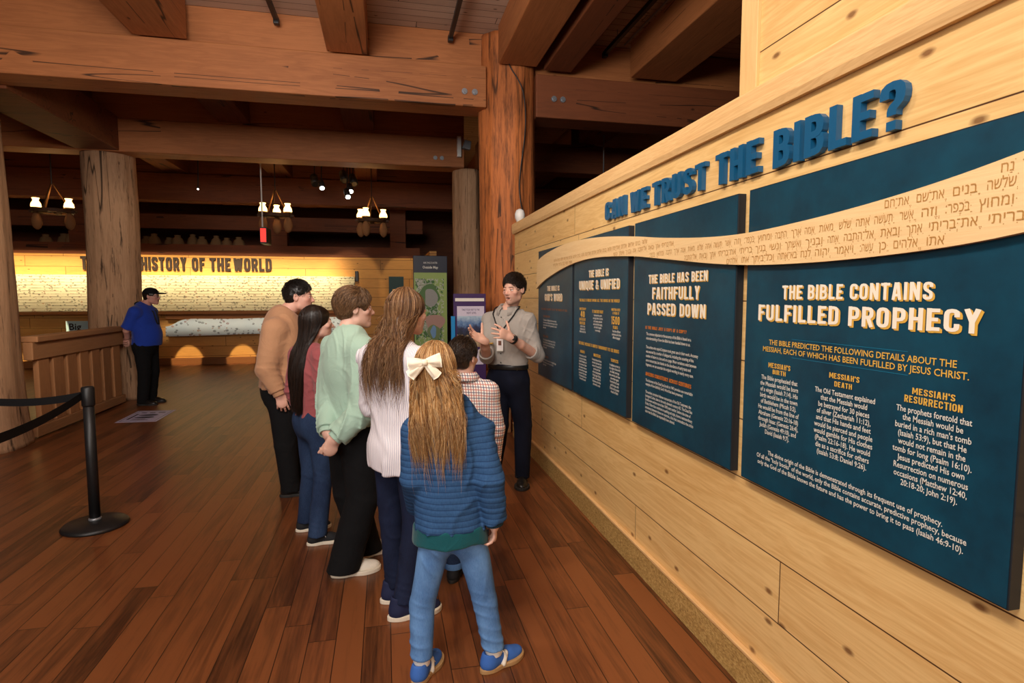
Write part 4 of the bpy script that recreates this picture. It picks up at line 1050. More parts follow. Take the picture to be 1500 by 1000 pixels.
def polygonize(sdf, h, disp=None, pad=0.02, smooth=1):
    lo, hi = sdf.bounds(pad+2*h); nb = 4
    nB = np.ceil((hi-lo)/(h*nb)).astype(int); N = nB*nb
    gx = [lo[i]+(np.arange(nB[i])+0.5)*h*nb for i in range(3)]
    C = np.stack(np.meshgrid(*gx, indexing='ij'), -1).reshape(-1, 3)
    Rb = h*nb*0.87; D = np.full(len(C), 9.0); Ds = []
    for kind, f, k in sdf.ops:
        e = f(C); Ds.append(e); D = _comb(D, e, kind, k)
    act = np.abs(D) < Rb*1.25+pad
    Vf = np.repeat(np.repeat(np.repeat(np.where(D > 0, 1.0, -1.0).astype(np.float32).reshape(nB), nb, 0), nb, 1), nb, 2)
    V = np.ones(N+1, np.float32); V[:-1, :-1, :-1] = Vf
    ai = np.nonzero(act)[0]
    off = np.stack(np.meshgrid(*[np.arange(nb+1)]*3, indexing='ij'), -1).reshape(-1, 3)
    bi = np.stack(np.unravel_index(ai, nB), -1)
    P = lo + (bi[:, None, :]*nb+off[None])*h
    d = np.full(P.shape[:2], 9.0)
    for (kind, f, k), e0 in zip(sdf.ops, Ds):
        e0 = e0[ai]
        m = (e0 < Rb*1.3+k+pad) if kind == 'u' else ((e0 < Rb*1.3+k+pad) if kind == 's' else (e0 > -Rb*1.3-k-pad))
        if m.any(): d[m] = _comb(d[m], f(P[m]), kind, k)
    if disp is not None: d = d + disp(P)
    ix = bi[:, None, :]*nb+off[None]
    V[ix[..., 0], ix[..., 1], ix[..., 2]] = d
    # cells
    co = np.stack(np.meshgrid(*[np.arange(nb)]*3, indexing='ij'), -1).reshape(-1, 3)
    cells = (bi[:, None, :]*nb+co[None]).reshape(-1, 3)
    corner = np.array([(i, j, k) for i in (0, 1) for j in (0, 1) for k in (0, 1)])
    cv = np.stack([V[cells[:, 0]+c[0], cells[:, 1]+c[1], cells[:, 2]+c[2]] for c in corner], -1)
    m = (cv.min(-1) < 0) & (cv.max(-1) >= 0)
    cells, cv = cells[m], cv[m]
    acc = np.zeros((len(cells), 3)); cnt = np.zeros(len(cells))
    for a in range(8):
        for b in range(a+1, 8):
            if np.abs(corner[a]-corner[b]).sum() != 1: continue
            s = (cv[:, a] < 0) != (cv[:, b] < 0)
            t_ = cv[:, a]/np.where(s, cv[:, a]-cv[:, b], 1)
            p = corner[a]+t_[:, None]*(corner[b]-corner[a])
            acc += np.where(s[:, None], p, 0); cnt += s
    X = lo+(cells+acc/cnt[:, None])*h
    idx = np.full(N+1, -1, np.int32); idx[cells[:, 0], cells[:, 1], cells[:, 2]] = np.arange(len(cells))
    F = []
    for ax in range(3):
        b, c = (ax+1) % 3, (ax+2) % 3
        e = [0, 0, 0]; e[ax] = 1
        v0 = cv[:, 0]; v1 = V[cells[:, 0]+e[0], cells[:, 1]+e[1], cells[:, 2]+e[2]]
        s = ((v0 < 0) != (v1 < 0)) & (cells[:, b] > 0) & (cells[:, c] > 0)
        q = cells[s]; eb = np.zeros(3, int); eb[b] = 1; ec = np.zeros(3, int); ec[c] = 1
        g = lambda r: idx[r[:, 0], r[:, 1], r[:, 2]]
        quad = np.stack([g(q), g(q-eb), g(q-eb-ec), g(q-ec)], -1)
        neg = v0[s] < 0
        quad = np.where(neg[:, None], quad[:, ::-1], quad)
        quad = quad[(quad >= 0).all(1)]
        F.append(quad[:, ::-1])
    F = np.concatenate(F)
    for _ in range(smooth):
        S = np.zeros_like(X); n_ = np.zeros(len(X))
        for i in range(4):
            a, b = F[:, i], F[:, (i+1) % 4]
            for k in range(3): S[:, k] += np.bincount(a, X[b, k], len(X))+np.bincount(b, X[a, k], len(X))
            n_ += np.bincount(a, minlength=len(X))+np.bincount(b, minlength=len(X))
        X = 0.5*X+0.5*S/np.maximum(n_, 1)[:, None]
    return X, F

def mesh_np(name, X, F, mat, parent, smooth=True, col=None):
    me = bpy.data.meshes.new(name)
    F = np.asarray(F); k = F.shape[1]
    me.vertices.add(len(X)); me.vertices.foreach_set('co', np.asarray(X, np.float32).ravel())
    me.loops.add(F.size); me.loops.foreach_set('vertex_index', F.astype(np.int32).ravel())
    me.polygons.add(len(F)); me.polygons.foreach_set('loop_start', np.arange(0, F.size, k, dtype=np.int32))
    me.polygons.foreach_set('loop_total', np.full(len(F), k, np.int32))
    me.polygons.foreach_set('use_smooth', np.full(len(F), smooth))
    me.update(calc_edges=True); me.validate()
    for m in (mat if isinstance(mat, (list, tuple)) else [mat]): me.materials.append(m)
    if col is not None:
        a = me.color_attributes.new('col', 'FLOAT_COLOR', 'POINT')
        a.data.foreach_set('color', np.c_[col, np.ones(len(X))].astype(np.float32).ravel())
    o = bpy.data.objects.new(name, me); put(o, parent); return o

def wobble(seed, scale, n=7):
    rg = np.random.default_rng(seed); K = rg.normal(size=(n, 3)); K /= np.linalg.norm(K, axis=1)[:, None]
    K *= scale*rg.uniform(0.6, 1.6, (n, 1)); ph = rg.uniform(0, 6.28, n)
    def f(P):
        s = 0; w = 0
        for k, p in zip(K, ph):
            w = np.sin(P@k+p+1.2*w); s = s+w
        return s/n**0.5
    return f
def folds(seed, zones=(), glob=0.0025, gscale=14, ridge=None, drape=0.0, dirv=None):
    """cloth creases: zones = (point, axis, amplitude, wavelength, reach); drape = long sharp creases along dirv"""
    w0 = wobble(seed, gscale); w1 = wobble(seed+50, 7, 5); w2 = wobble(seed+80, 13, 5); w3 = wobble(seed+90, 9, 5)
    rg = np.random.default_rng(seed); dv = unit(dirv if dirv is not None else (0, 0, 1)); e1 = unit(np.cross(dv, (0.3, 0.8, 0.2))); e2 = np.cross(dv, e1)
    def f(P):
        d = glob*w0(P); wv = w1(P); w2v = w2(P)
        if drape:
            Q = P-0.75*(P@dv)[..., None]*dv
            for e_, fr, sg in ((e1, 34, 1), (e2, 29, -1)):
                x = np.sin(fr*(Q@e_)+2.6*wv+sg*0.9*w2v)
                d = d-1.5*drape*np.exp(-(x/0.32)**2)*np.clip(sg*0.9*w3(P)-0.05, 0, 1.2)
        for p, ax, amp, lam, reach in zones:
            q = P-np.asarray(p); r2 = (q*q).sum(-1); m = r2 < 5*reach**2
            if not m.any(): continue
            s = np.sin(math.pi*(q[m]@unit(ax))/lam+1.7*wv[m]+0.5*w2v[m])
            dd = np.zeros_like(d); dd[m] = 1.5*amp*(np.exp(-(s/0.40)**2)-0.3)*np.exp(-r2[m]/reach**2)*np.clip(0.65+0.8*w2v[m], 0.0, 1.4)
            d = d-dd*0.8
        if ridge is not None: d = d+ridge(P)
        return d
    return f

# ------------------------------------------------------------------ strands of hair
def strand_mesh(name, paths, r, mat, parent, toloc, cols, sides=3):
    N, M, _ = paths.shape
    T = np.gradient(paths, axis=1); T /= np.linalg.norm(T, axis=2, keepdims=True)+1e-9
    up = np.array([0.31, 0.22, 0.92]); A = np.cross(T, up); A /= np.linalg.norm(A, axis=2, keepdims=True)+1e-9; B = np.cross(T, A)
    t_ = np.linspace(0, 1, M); prof = np.minimum(1, (1-t_)*3.2+0.12)*np.minimum(1, t_*6+0.5)
    R_ = (np.asarray(r)*np.ones(N))[:, None]*prof[None]
    an = 2*math.pi*np.arange(sides)/sides
    X = paths[:, :, None]+R_[:, :, None, None]*(A[:, :, None]*np.cos(an)[None, None, :, None]+B[:, :, None]*np.sin(an)[None, None, :, None])
    i = np.arange(N)[:, None, None]; j = np.arange(M-1)[None, :, None]; k = np.arange(sides)[None, None]
    id_ = lambda jj, kk: (i*M+jj)*sides+kk % sides
    F = np.stack([id_(j, k), id_(j, k+1), id_(j+1, k+1), id_(j+1, k)], -1).reshape(-1, 4)
    C = np.repeat(cols, M*sides, 0)
    return mesh_np(name, toloc(X.reshape(-1, 3)), F, mat, parent, True, C)
def push_out(paths, sdf, gap, it=4, pin=1):
    P = paths.copy(); e = 0.004
    for _ in range(it):
        d = sdf(P); m = d < gap
        if not m.any(): break
        Q = P[m]; g = np.stack([sdf(Q+np.eye(3)[k]*e)-sdf(Q-np.eye(3)[k]*e) for k in range(3)], -1)
        g /= np.linalg.norm(g, axis=-1, keepdims=True)+1e-9
        gg = np.broadcast_to(gap, d.shape)[m]
        P[m] = Q+g*np.clip((gg-d[m])*1.25, 0, 0.04)[:, None]
    return P
def hair_mat(name, rough=0.34):
    t = NT(name); a = t.n('ShaderNodeVertexColor'); a.layer_name = 'col'
    nz = t.noise(t.obj(), 90, 2)
    t.base(t.mix(t.math('MULTIPLY', nz, 0.5), a.outputs[0], (0.01, 0.006, 0.004, 1)), rough, 0.35)
    return t.m
M_hair = hair_mat('hair')

# ------------------------------------------------------------------ skin
def skin_mat():
    t = NT('skin'); a = t.n('ShaderNodeVertexColor'); a.layer_name = 'col'
    nz = t.noise(t.obj(), 55, 3)
    t.base(t.mix(t.math('MULTIPLY', nz, 0.16), a.outputs[0], (0.35, 0.10, 0.07, 1)), 0.5, 0.35)
    t.set(t.b, 'Subsurface Weight', 0.12); t.set(t.b, 'Subsurface Radius', (0.8, 0.3, 0.15)); t.set(t.b, 'Subsurface Scale', 0.01)
    return t.m
M_skin = skin_mat()
def eye_mat():
    t = NT('eye'); s = t.sep(t.obj())
    r = t.math('SQRT', t.math('ADD', t.math('MULTIPLY', s[0], s[0]), t.math('MULTIPLY', s[2], s[2])))
    c = t.mix(t.math('LESS_THAN', r, 0.0058), (0.75, 0.70, 0.66, 1), (0.05, 0.025, 0.012, 1))
    c = t.mix(t.math('LESS_THAN', r, 0.0026), c, (0.004, 0.004, 0.004, 1))
    t.base(c, 0.15, 0.5); return t.m
M_eye = eye_mat()

# ------------------------------------------------------------------ people
class Person:
    def __init__(s, label, pos, H, f, hh=None, wide=1.0, skin=(0.62, 0.36, 0.25), **kw):
        s.H, s.wide, s.skin = H, wide, np.array(skin)
        s.f = unit(V3(f[0], f[1], 0)); s.r = V3(s.f[1], -s.f[0], 0); s.z = V3(0, 0, 1)
        s.pos = V3(pos[0], pos[1], 0)
        s.rz = math.atan2(-s.f[0], s.f[1])
        s.root = empty('person', tuple(s.pos), s.rz); tag(s.root, label, 'person')
        s.Rw = np.stack([s.r, s.f, s.z], 1)
        s.hh = hh or 0.132*H
        s.k = s.hh/0.232
        J = s.J = {}
        sh, hp = kw.get('shw', 0.104)*H*wide, 0.050*H*wide
        L = s.W
        lean = kw.get('lean', 0.0); off = kw.get('off', 0.0)
        J['pel'] = L(off, 0, 0.515*H); J['waist'] = L(off, 0.00+lean*0.3, 0.60*H); J['chest'] = L(off, lean*0.7, 0.715*H)
        J['neck'] = L(off, lean-0.012*H, 0.832*H)
        for sd, q in (('L', -1), ('R', 1)):
            J['sh'+sd] = L(off+q*sh, lean-0.008*H, 0.788*H)
            J['el'+sd] = L(off+q*(sh+0.035*H), lean-0.02*H, 0.630*H)
            J['wr'+sd] = L(off+q*(sh+0.045*H), lean+0.035*H, 0.485*H)
            J['hip'+sd] = L(off+q*hp, 0, 0.50*H)
            J['kn'+sd] = L(off*0.5+q*(hp+0.005*H), 0.012*H, 0.275*H)
            J['an'+sd] = L(q*(hp+0.008*H), -0.01*H, 0.055*H)
            J['toe'+sd] = s.f.copy()
        J['head'] = L(off, lean+0.02*H, 0.925*H)
        for a, b in kw.get('J', {}).items(): J[a] = np.asarray(b, float)
        hf = kw.get('hf', f); hf = unit(V3(hf[0], hf[1], kw.get('hpitch', 0.0)))
        hr = unit(np.cross(hf, s.z)); 
        if kw.get('hroll'): hr = unit(hr+s.z*kw['hroll'])
        hu = np.cross(hr, hf)
        s.hR = np.stack([hr, hf, hu], 1); s.hc = J['head']
        s.hands = {}
    def W(s, x, y, z): return s.pos+s.r*x+s.f*y+V3(0, 0, z)
    def loc(s, X): return (np.asarray(X)-s.pos)@s.Rw
    def hw(s, x, y, z): return s.hc+s.hR@(V3(x, y, z)*s.k)
    # head and face
    def head(s, S, mouth=0.0, jaw=1.0, nose=1.0):
        k, hw, R = s.k, s.hw, s.hR
        e = lambda c, r: f_ell(hw(*c), np.array(r)*k, R)
        S.u(e((0, -0.012, 0.030), (0.074, 0.096, 0.086)), 0.02)
        S.u(e((0, 0.028, -0.030), (0.060*jaw, 0.066, 0.080)), 0.03*k)
        S.u(f_cone(hw(-0.042*jaw, 0.005, -0.070), hw(0, 0.066, -0.094), 0.020*k, 0.020*k), 0.02*k)
        S.u(f_cone(hw(0.042*jaw, 0.005, -0.070), hw(0, 0.066, -0.094), 0.020*k, 0.020*k), 0.02*k)
        S.u(f_cone(hw(-0.03, 0.078, 0.016), hw(0.03, 0.078, 0.016), 0.011*k, 0.011*k), 0.012*k)
        for q in (-1, 1):
            S.u(f_ell(hw(q*0.045, 0.055, -0.022), np.array((0.022, 0.022, 0.018))*k, R), 0.015*k)
            S.s(e((q*0.031, 0.097, -0.001), (0.0150, 0.0125, 0.0066)), 0.006*k)
            S.u(e((q*0.031, 0.0800, 0.0075), (0.0165, 0.0125, 0.0066)), 0.003*k)
            S.u(e((q*0.031, 0.0790, -0.0105), (0.0150, 0.0115, 0.0050)), 0.003*k)
        S.u(f_cone(hw(0, 0.082, 0.010), hw(0, 0.104*nose, -0.030), 0.008*k, 0.0125*k), 0.010*k)
        for q in (-1, 1): S.u(e((q*0.011, 0.093, -0.034), (0.009, 0.010, 0.008)), 0.006*k)
        S.u(f_cone(hw(-0.020, 0.081, -0.057-0.2*mouth), hw(0.020, 0.081, -0.057-0.2*mouth), 0.0075*k, 0.0075*k), 0.006*k)
        S.u(f_cone(hw(-0.018, 0.080, -0.068-mouth), hw(0.018, 0.080, -0.068-mouth), 0.0085*k, 0.0085*k), 0.006*k)
        if mouth: S.s(e((0, 0.088, -0.063-mouth*0.6), (0.021, 0.016, 0.0028+mouth*0.4)), 0.003)
        for q in (-1, 1):
            S.u(e((q*0.076, -0.012, -0.002), (0.010, 0.019, 0.031)), 0.008*k)
            S.s(e((q*0.085, -0.006, 0.000), (0.006, 0.010, 0.018)), 0.005*k)
    def neck(s, S):
        J = s.J; H = s.H
        S.u(f_cone(s.hw(0, -0.022, -0.045), J['neck']+V3(0, 0, 0.004*H), 0.052*s.k*s.wide**0.3, 0.056*s.k*s.wide**0.5), 0.02)
    # hand: d fingers, n out of the palm, sd thumb side
    def hand(s, S, side, d, n, th, curl=(20, 22, 26, 30), spread=0.10, sc=None, thumb=(0.75, 0.55, 0.35), tcurl=15):
        w = s.J['wr'+side]; h_ = sc or (s.H*0.106/0.19); d = unit(d); n = unit(n-d*(np.asarray(n)@d)); t_ = unit(np.cross(n, d)); t_ = t_ if t_@th > 0 else -t_
        Q = lambda x, y, z: w+h_*(d*x+t_*y+n*z)
        S.u(f_econe(Q(0.012, 0, 0), Q(0.080, 0.002, 0), 0.034*h_, 0.042*h_, n, 0.36), 0.012)
        S.u(f_cone(Q(-0.02, 0, 0), Q(0.02, 0, 0), 0.026*h_, 0.026*h_), 0.02)
        S.u(f_cone(Q(0.02, 0.026, 0.006), Q(0.055, 0.030, 0.006), 0.017*h_, 0.012*h_), 0.012)
        for i, (y, ln, rr) in enumerate(((0.032, 0.92, 0.0092), (0.0105, 1.0, 0.0095), (-0.011, 0.94, 0.009), (-0.031, 0.75, 0.008))):
            p = Q(0.086-0.004*abs(i-1)**1.5, y, 0.0); a = 0.0; dir_ = unit(d+t_*spread*(1.3-i)*1.2)
            for seg, l in enumerate((0.046, 0.029, 0.024)):
                a += math.radians(curl[i])*(0.8 if seg == 0 else 1.0)
                v = dir_*math.cos(a)+n*math.sin(a); q = p+v*l*ln*h_
                S.u(f_cone(p, q, rr*h_*(1-0.06*seg), rr*h_*(0.94-0.08*seg)), 0.004)
                p = q
        p = Q(0.026, 0.030, 0.004); v = unit(d*thumb[0]+t_*thumb[1]+n*thumb[2])
        for seg, l in enumerate((0.044, 0.032, 0.026)):
            q = p+v*l*h_; S.u(f_cone(p, q, (0.0125-0.0012*seg)*h_, (0.0112-0.0016*seg)*h_), 0.007 if seg == 0 else 0.004); p = q
            v = unit(v+(n*0.5+d*0.6)*math.tan(math.radians(tcurl))*0.5)
    def body(s, h=0.0042, legs=True, paint=None, mouth=0.0, fine=None, jaw=1.0, arm=1.0, nose=1.0):
        J, H, wd = s.J, s.H, s.wide
        S = SDF(); s.torso(S, -0.006)
        for q in 'LR':
            S.u(f_cone(J['sh'+q], J['el'+q], 0.030*H*wd**0.7*arm, 0.0245*H*arm), 0.02)
            S.u(f_cone(J['el'+q], J['el'+q]*0.35+J['wr'+q]*0.65, 0.0245*H*arm, 0.0205*H*arm), 0.015)
            S.u(f_cone(J['el'+q]*0.35+J['wr'+q]*0.65, J['wr'+q], 0.0205*H*arm, 0.0150*H*arm), 0.015)
            S.u(f_cone(J['hip'+q], J['kn'+q], 0.039*H*wd, 0.027*H), 0.02)
            S.u(f_cone(J['kn'+q], J['an'+q], 0.027*H, 0.019*H), 0.02)
            S.u(f_cone(J['an'+q]*[1, 1, 0.5], J['an'+q]*[1, 1, 0]+J['toe'+q]*0.07*H+V3(0, 0, 0.016*H), 0.011*H, 0.009*H), 0.005)
        s.neck(S); s.head(S, mouth, jaw, nose)
        for q, a in s.hands.items(): s.hand(S, q, **a)
        X, F = polygonize(S, h, pad=0.0)
        c = np.tile(s.skin, (len(X), 1))
        L = (X-s.hc)@s.hR/s.k
        def near(p, r): 
            q = (L-np.array(p))/np.array(r); return np.exp(-(q*q).sum(1)**1.5)
        lip = near((0, 0.095, -0.058-0.2*mouth), (0.021, 0.03, 0.006))+near((0, 0.095, -0.068-mouth), (0.018, 0.03, 0.008))
        c = c*(1-0.55*np.clip(lip, 0, 1)[:, None]*np.array([0.45, 0.9, 0.9]))
        if mouth:
            mo = near((0, 0.088, -0.063-mouth*0.6), (0.016, 0.02, 0.0035+mouth*0.25)); c = c*(1-0.85*np.clip(mo*1.3, 0, 1)[:, None])
        br = near((-0.031, 0.095, 0.020), (0.020, 0.03, 0.0055))+near((0.031, 0.095, 0.020), (0.020, 0.03, 0.0055))
        s.brow = getattr(s, 'brow', np.array([0.05, 0.03, 0.02]))
        br = np.clip(br*1.2, 0, 0.85)[:, None]; c = c*(1-br)+s.brow*br
        ck = near((-0.045, 0.07, -0.03), (0.025, 0.04, 0.025))+near((0.045, 0.07, -0.03), (0.025, 0.04, 0.025))+near((0, 0.11, -0.03), (0.015, 0.03, 0.014))
        c = c*(1-0.16*np.clip(ck, 0, 1)[:, None]*np.array([0.2, 1, 1]))
        if paint: c = paint(s, L, c)
        return mesh_np('body', s.loc(X), F, M_skin, s.root, True, c)
    def eyes(s):
        for q in (-1, 1):
            m = MB(); n = 14; v = []; f = []
            for i in range(n+1):
                a = math.pi*i/n
                for j in range(n): b = 2*math.pi*j/n; v.append((0.0122*math.sin(a)*math.cos(b), 0.0122*math.cos(a), 0.0122*math.sin(a)*math.sin(b)))
            for i in range(n):
                for j in range(n): f.append((i*n+j, i*n+(j+1) % n, (i+1)*n+(j+1) % n, (i+1)*n+j))
            o = m._add(v, f).build('eye', M_eye, s.root, True)
            p = s.hw(q*0.031, 0.0755, -0.001)
            M_ = Matrix([list(s.Rw.T[i]@s.hR) for i in range(3)]).to_4x4()
            o.matrix_local = Matrix.Translation(Vector(s.loc(p)))@M_@Matrix.Scale(s.k, 4)
    def torso(s, S, inf, chestk=0.66, belly=None, bust=0.0, hips=1.0):
        J, H, w = s.J, s.H, s.wide
        up = unit(J['neck']-J['waist'])
        S.u(f_econe(J['chest']-V3(0, 0, 0.012*H), J['chest']+up*0.055*H, 0.098*H*w+inf, 0.088*H*w+inf, s.f, chestk), 0.03)
        S.u(f_econe(J['waist'], J['chest'], 0.084*H*w+inf, 0.096*H*w+inf, s.f, chestk+0.04), 0.04)
        S.u(f_econe(J['pel'], J['waist'], 0.092*H*w*hips+inf, 0.084*H*w+inf, s.f, chestk+0.06), 0.04)
        for q in 'LR':
            S.u(f_cone(J['sh'+q], J['sh'+q]*0.30+J['neck']*0.70-V3(0, 0, 0.006*H), 0.031*H*w**0.6+inf*0.8, 0.023*H*w**0.6+inf*0.5), 0.03)
            S.u(f_ell(J['hip'+q]*0.65+J['pel']*0.35-s.f*0.010*H, np.array((0.053, 0.054, 0.070))*H*w*hips+inf), 0.035)
        if belly: S.u(f_ell(s.J['waist']+s.f*belly[0]+V3(0, 0, belly[1]), np.array(belly[2])+inf, s.Rw), 0.05)
    def sleeves(s, S, inf, ends=(1.0, 1.0), r=(0.031, 0.027, 0.021), puff=0.0):
        J, H, w = s.J, s.H, s.wide
        for q, e in zip('LR', ends):
            a, b, c = J['sh'+q], J['el'+q], J['wr'+q]
            if e < 0:
                p = a+(b-a)*(-e); S.u(f_max(f_cone(a, p, r[0]*H*w**0.6+inf, (r[1]+puff)*H*w**0.4+inf), f_plane(p, b-a)), 0.03)
            else: S.u(f_cone(a, b, r[0]*H*w**0.6+inf, r[1]*H*w**0.4+inf), 0.03)
            if e > 0:
                p = b+(c-b)*e; f = f_cone(b, p, (r[1]+puff)*H*w**0.4+inf, r[2]*H+inf)
                fc = f_max(f, f_plane(p, c-b)); S.u(fc, 0.012)
    def top(s, name, mat, inf=0.016, hem=0.50, ends=(1.0, 1.0), r=(0.031, 0.028, 0.022), h=0.0065, seed=1, glob=0.003, gscale=14, amp=0.006, lam=0.035, ridge=None, puff=0.0, zones=(), drape=0.003, dirv=None, neckr=0.062, neckz=0.0, hemtilt=(0, 0), flare=0.0, shape=None, **tk):
        J, H = s.J, s.H
        S = SDF(); s.torso(S, inf, **tk)
        hz = hem*H
        if hem < 0.5: S.u(f_econe(V3(J['pel'][0], J['pel'][1], hz-0.02), J['pel'], 0.094*H*s.wide+inf+flare, 0.092*H*s.wide+inf, s.f, 0.74), 0.04)
        if shape: shape(s, S)
        S.c(f_plane(V3(J['pel'][0], J['pel'][1], hz), -V3(hemtilt[0], hemtilt[1], 1)), 0.012)
        s.sleeves(S, inf*0.9, ends, r, puff)
        S.s(f_cone(s.J['neck']+V3(0, 0, 0.006*H+neckz)+s.f*0.008*H, s.hw(0, 0.0, -0.02), neckr*s.k, (neckr+0.012)*s.k), 0.012)
        zn = list(zones)
        for q in 'LR':
            e = J['el'+q]; zn.append((e, unit(J['wr'+q]-J['sh'+q]), amp, lam, 0.10*H/1.7))
            zn.append((J['wr'+q]*0.75+e*0.25, J['wr'+q]-e, amp*0.7, lam*0.8, 0.07))
            zn.append((J['sh'+q]-V3(0, 0, 0.05*H), unit(V3(0, 0, 1)+s.r*(0.8 if q == 'R' else -0.8)), amp*0.7, lam*1.5, 0.10))
        fd = folds(seed, zn, glob, gscale, ridge, drape, dirv)
        X, F = polygonize(S, h, fd, pad=0.018)
        s.topS = lambda P: S(P)+fd(P)
        return mesh_np(name, s.loc(X), F, mat, s.root)
    def pants(s, mat, name='trousers', waist=0.60, inf=0.008, r=(0.056, 0.037, 0.030), cuff=0.045, h=0.0065, seed=2, amp=0.005, lam=0.04, hips=1.0, glob=0.002, drape=0.0022):
        J, H, w = s.J, s.H, s.wide; S = SDF()
        S.u(f_econe(J['pel'], V3(J['pel'][0], J['pel'][1], (waist+0.03)*H), 0.092*H*w*hips+inf, 0.087*H*w+inf, s.f, 0.74), 0.03)
        for q in 'LR':
            S.u(f_ell(J['hip'+q]*0.65+J['pel']*0.35-s.f*0.011*H, np.array((0.056, 0.057, 0.074))*H*w*hips+inf), 0.035)
        S.c(f_plane(V3(0, 0, waist*H), (0, 0, 1)), 0.004)
        zn = []
        L_ = SDF()
        for q in 'LR':
            a, b, c = J['hip'+q], J['kn'+q], J['an'+q]; c2 = c+(c-b)*0.25
            fa = f_cone(a, b, r[0]*H*w+inf, r[1]*H*w**0.5+inf); fb = f_cone(b, c2, r[1]*H*w**0.5+inf, r[2]*H+inf)
            S.u(f_max(fa, f_plane(V3(0, 0, (waist-0.01)*H), (0, 0, 1))), 0.028)
            S.u(fb, 0.012)
            zn += [(b-s.f*0.03, (0.35, 0.15, 1), amp*0.6, lam, 0.08), (c+V3(0, 0, 0.05), (0.3, 0, 1), amp*0.7, lam*0.9, 0.07), (a-V3(0, 0, 0.03), (0.7, 0.3, 0.8), amp*0.5, lam*1.4, 0.10)]
        S.c(f_plane(V3(0, 0, cuff*H), (0, 0, -1)), 0.004)
        X, F = polygonize(S, h, folds(seed, zn, glob, 16, None, drape), pad=0.012)
        s.pantS = S
        return mesh_np(name, s.loc(X), F, mat, s.root)
    def shoe(s, q, upper, sole, L=None, high=0.0, lace=None, stripe=None, wd=1.0, lift=0.0, solez=0.024, pitch=0.0):
        J = s.J; L = L or 0.152*s.H; k = L/0.27; d = unit(J['toe'+q]*[1, 1, 0]); sd = V3(d[1], -d[0], 0); a = J['an'+q]*[1, 1, 0]+V3(0, 0, lift)
        up = unit(V3(0, 0, 1)+d*pitch*0)
        Q = lambda x, y, z: a+(d*x+sd*y)*k+V3(0, 0, z*k)
        R_ = np.stack([d, sd, V3(0, 0, 1)], 1); S = SDF()
        S.u(f_econe(Q(-0.035, 0, 0.04), Q(-0.030, 0, 0.078+high), 0.040*k*wd, 0.037*k*wd, sd, 0.85), 0.01)
        S.u(f_econe(Q(-0.02, 0, 0.045), Q(0.085, 0, 0.040), 0.042*k*wd, 0.034*k*wd, sd, 0.95), 0.025)
        S.u(f_ell(Q(0.118, 0.0, 0.026), np.array((0.070, 0.044*wd, 0.032))*k, R_), 0.03)
        S.c(f_plane(Q(0, 0, solez*0.7), (0, 0, -1)), 0.004)
        S.s(f_cone(Q(-0.028, 0, 0.11+high), Q(-0.02, 0, 0.2+high), 0.032*k, 0.04*k), 0.006)
        X, F = polygonize(S, 0.0048, pad=0.0)
        o = mesh_np('shoe', s.loc(X), F, upper, s.root)
        n = 40; poly = []
        for i in range(n):
            t_ = 2*math.pi*i/n; x = 0.055+0.138*math.cos(t_); y = math.sin(t_)*(0.040+0.010*math.cos(t_)-0.010*math.exp(-((x-0.03)/0.04)**2))*wd
            y = math.copysign(abs(y)**0.92*1.18, y)
            poly.append((x, y))
        v = [s.loc(Q(x*1.0, y*1.0, 0.0)) for x, y in poly]+[s.loc(Q(x, y, solez)) for x, y in poly]
        m = MB()._add(v, [tuple(reversed(range(n))), tuple(range(n, 2*n))]+[(i, (i+1) % n, n+(i+1) % n, n+i) for i in range(n)])
        m.build('sole', sole, o, bevel=0.004)
        if lace:
            mb = MB()
            for i in range(5):
                x = 0.020+i*0.017; z = 0.082-i*0.0085; w_ = 0.017
                mb.tube([s.loc(Q(x, -w_, z-0.004)), s.loc(Q(x+0.004, 0, z+0.004)), s.loc(Q(x+0.010, w_, z-0.004))], 0.0030*k, 6)
                mb.tube([s.loc(Q(x, w_, z-0.004)), s.loc(Q(x+0.004, 0, z+0.005)), s.loc(Q(x+0.010, -w_, z-0.004))], 0.0030*k, 6)
            for sg in (-1, 1):
                mb.tube([s.loc(Q(0.018, 0, 0.086)), s.loc(Q(0.014, sg*0.02, 0.098)), s.loc(Q(0.026, sg*0.036, 0.086)), s.loc(Q(0.034, sg*0.026, 0.076))], 0.0026*k, 6)
                mb.tube([s.loc(Q(0.018, 0, 0.086)), s.loc(Q(0.03, sg*0.03, 0.094)), s.loc(Q(0.05, sg*0.05, 0.060))], 0.0024*k, 6)
            mb.build('laces', lace, o, True)
        if stripe:
            for sg in (-1, 1):
                Z = SDF().u(f_econe(Q(0.035, sg*0.030, 0.022), Q(0.060, sg*0.022, 0.066), 0.016*k, 0.013*k, d, 0.75), 0.01)
                Z.u(f_econe(Q(0.035, sg*0.034, 0.024), Q(0.060, sg*0.024, 0.06), 0.015*k, 0.012*k, d, 0.75), 0.01)
                X, F = polygonize(Z, 0.005); mesh_np('stripe', s.loc(X), F, stripe, o)
        return o
    # hair
    def cap_sdf(s, thick=0.010, back=1.0, top=1.0):
        k, R = s.k, s.hR
        S = SDF().u(f_ell(s.hw(0, -0.014, 0.032), np.array((0.076+thick, 0.098+thick, 0.087+thick*top))*k, R), 0.01)
        return S
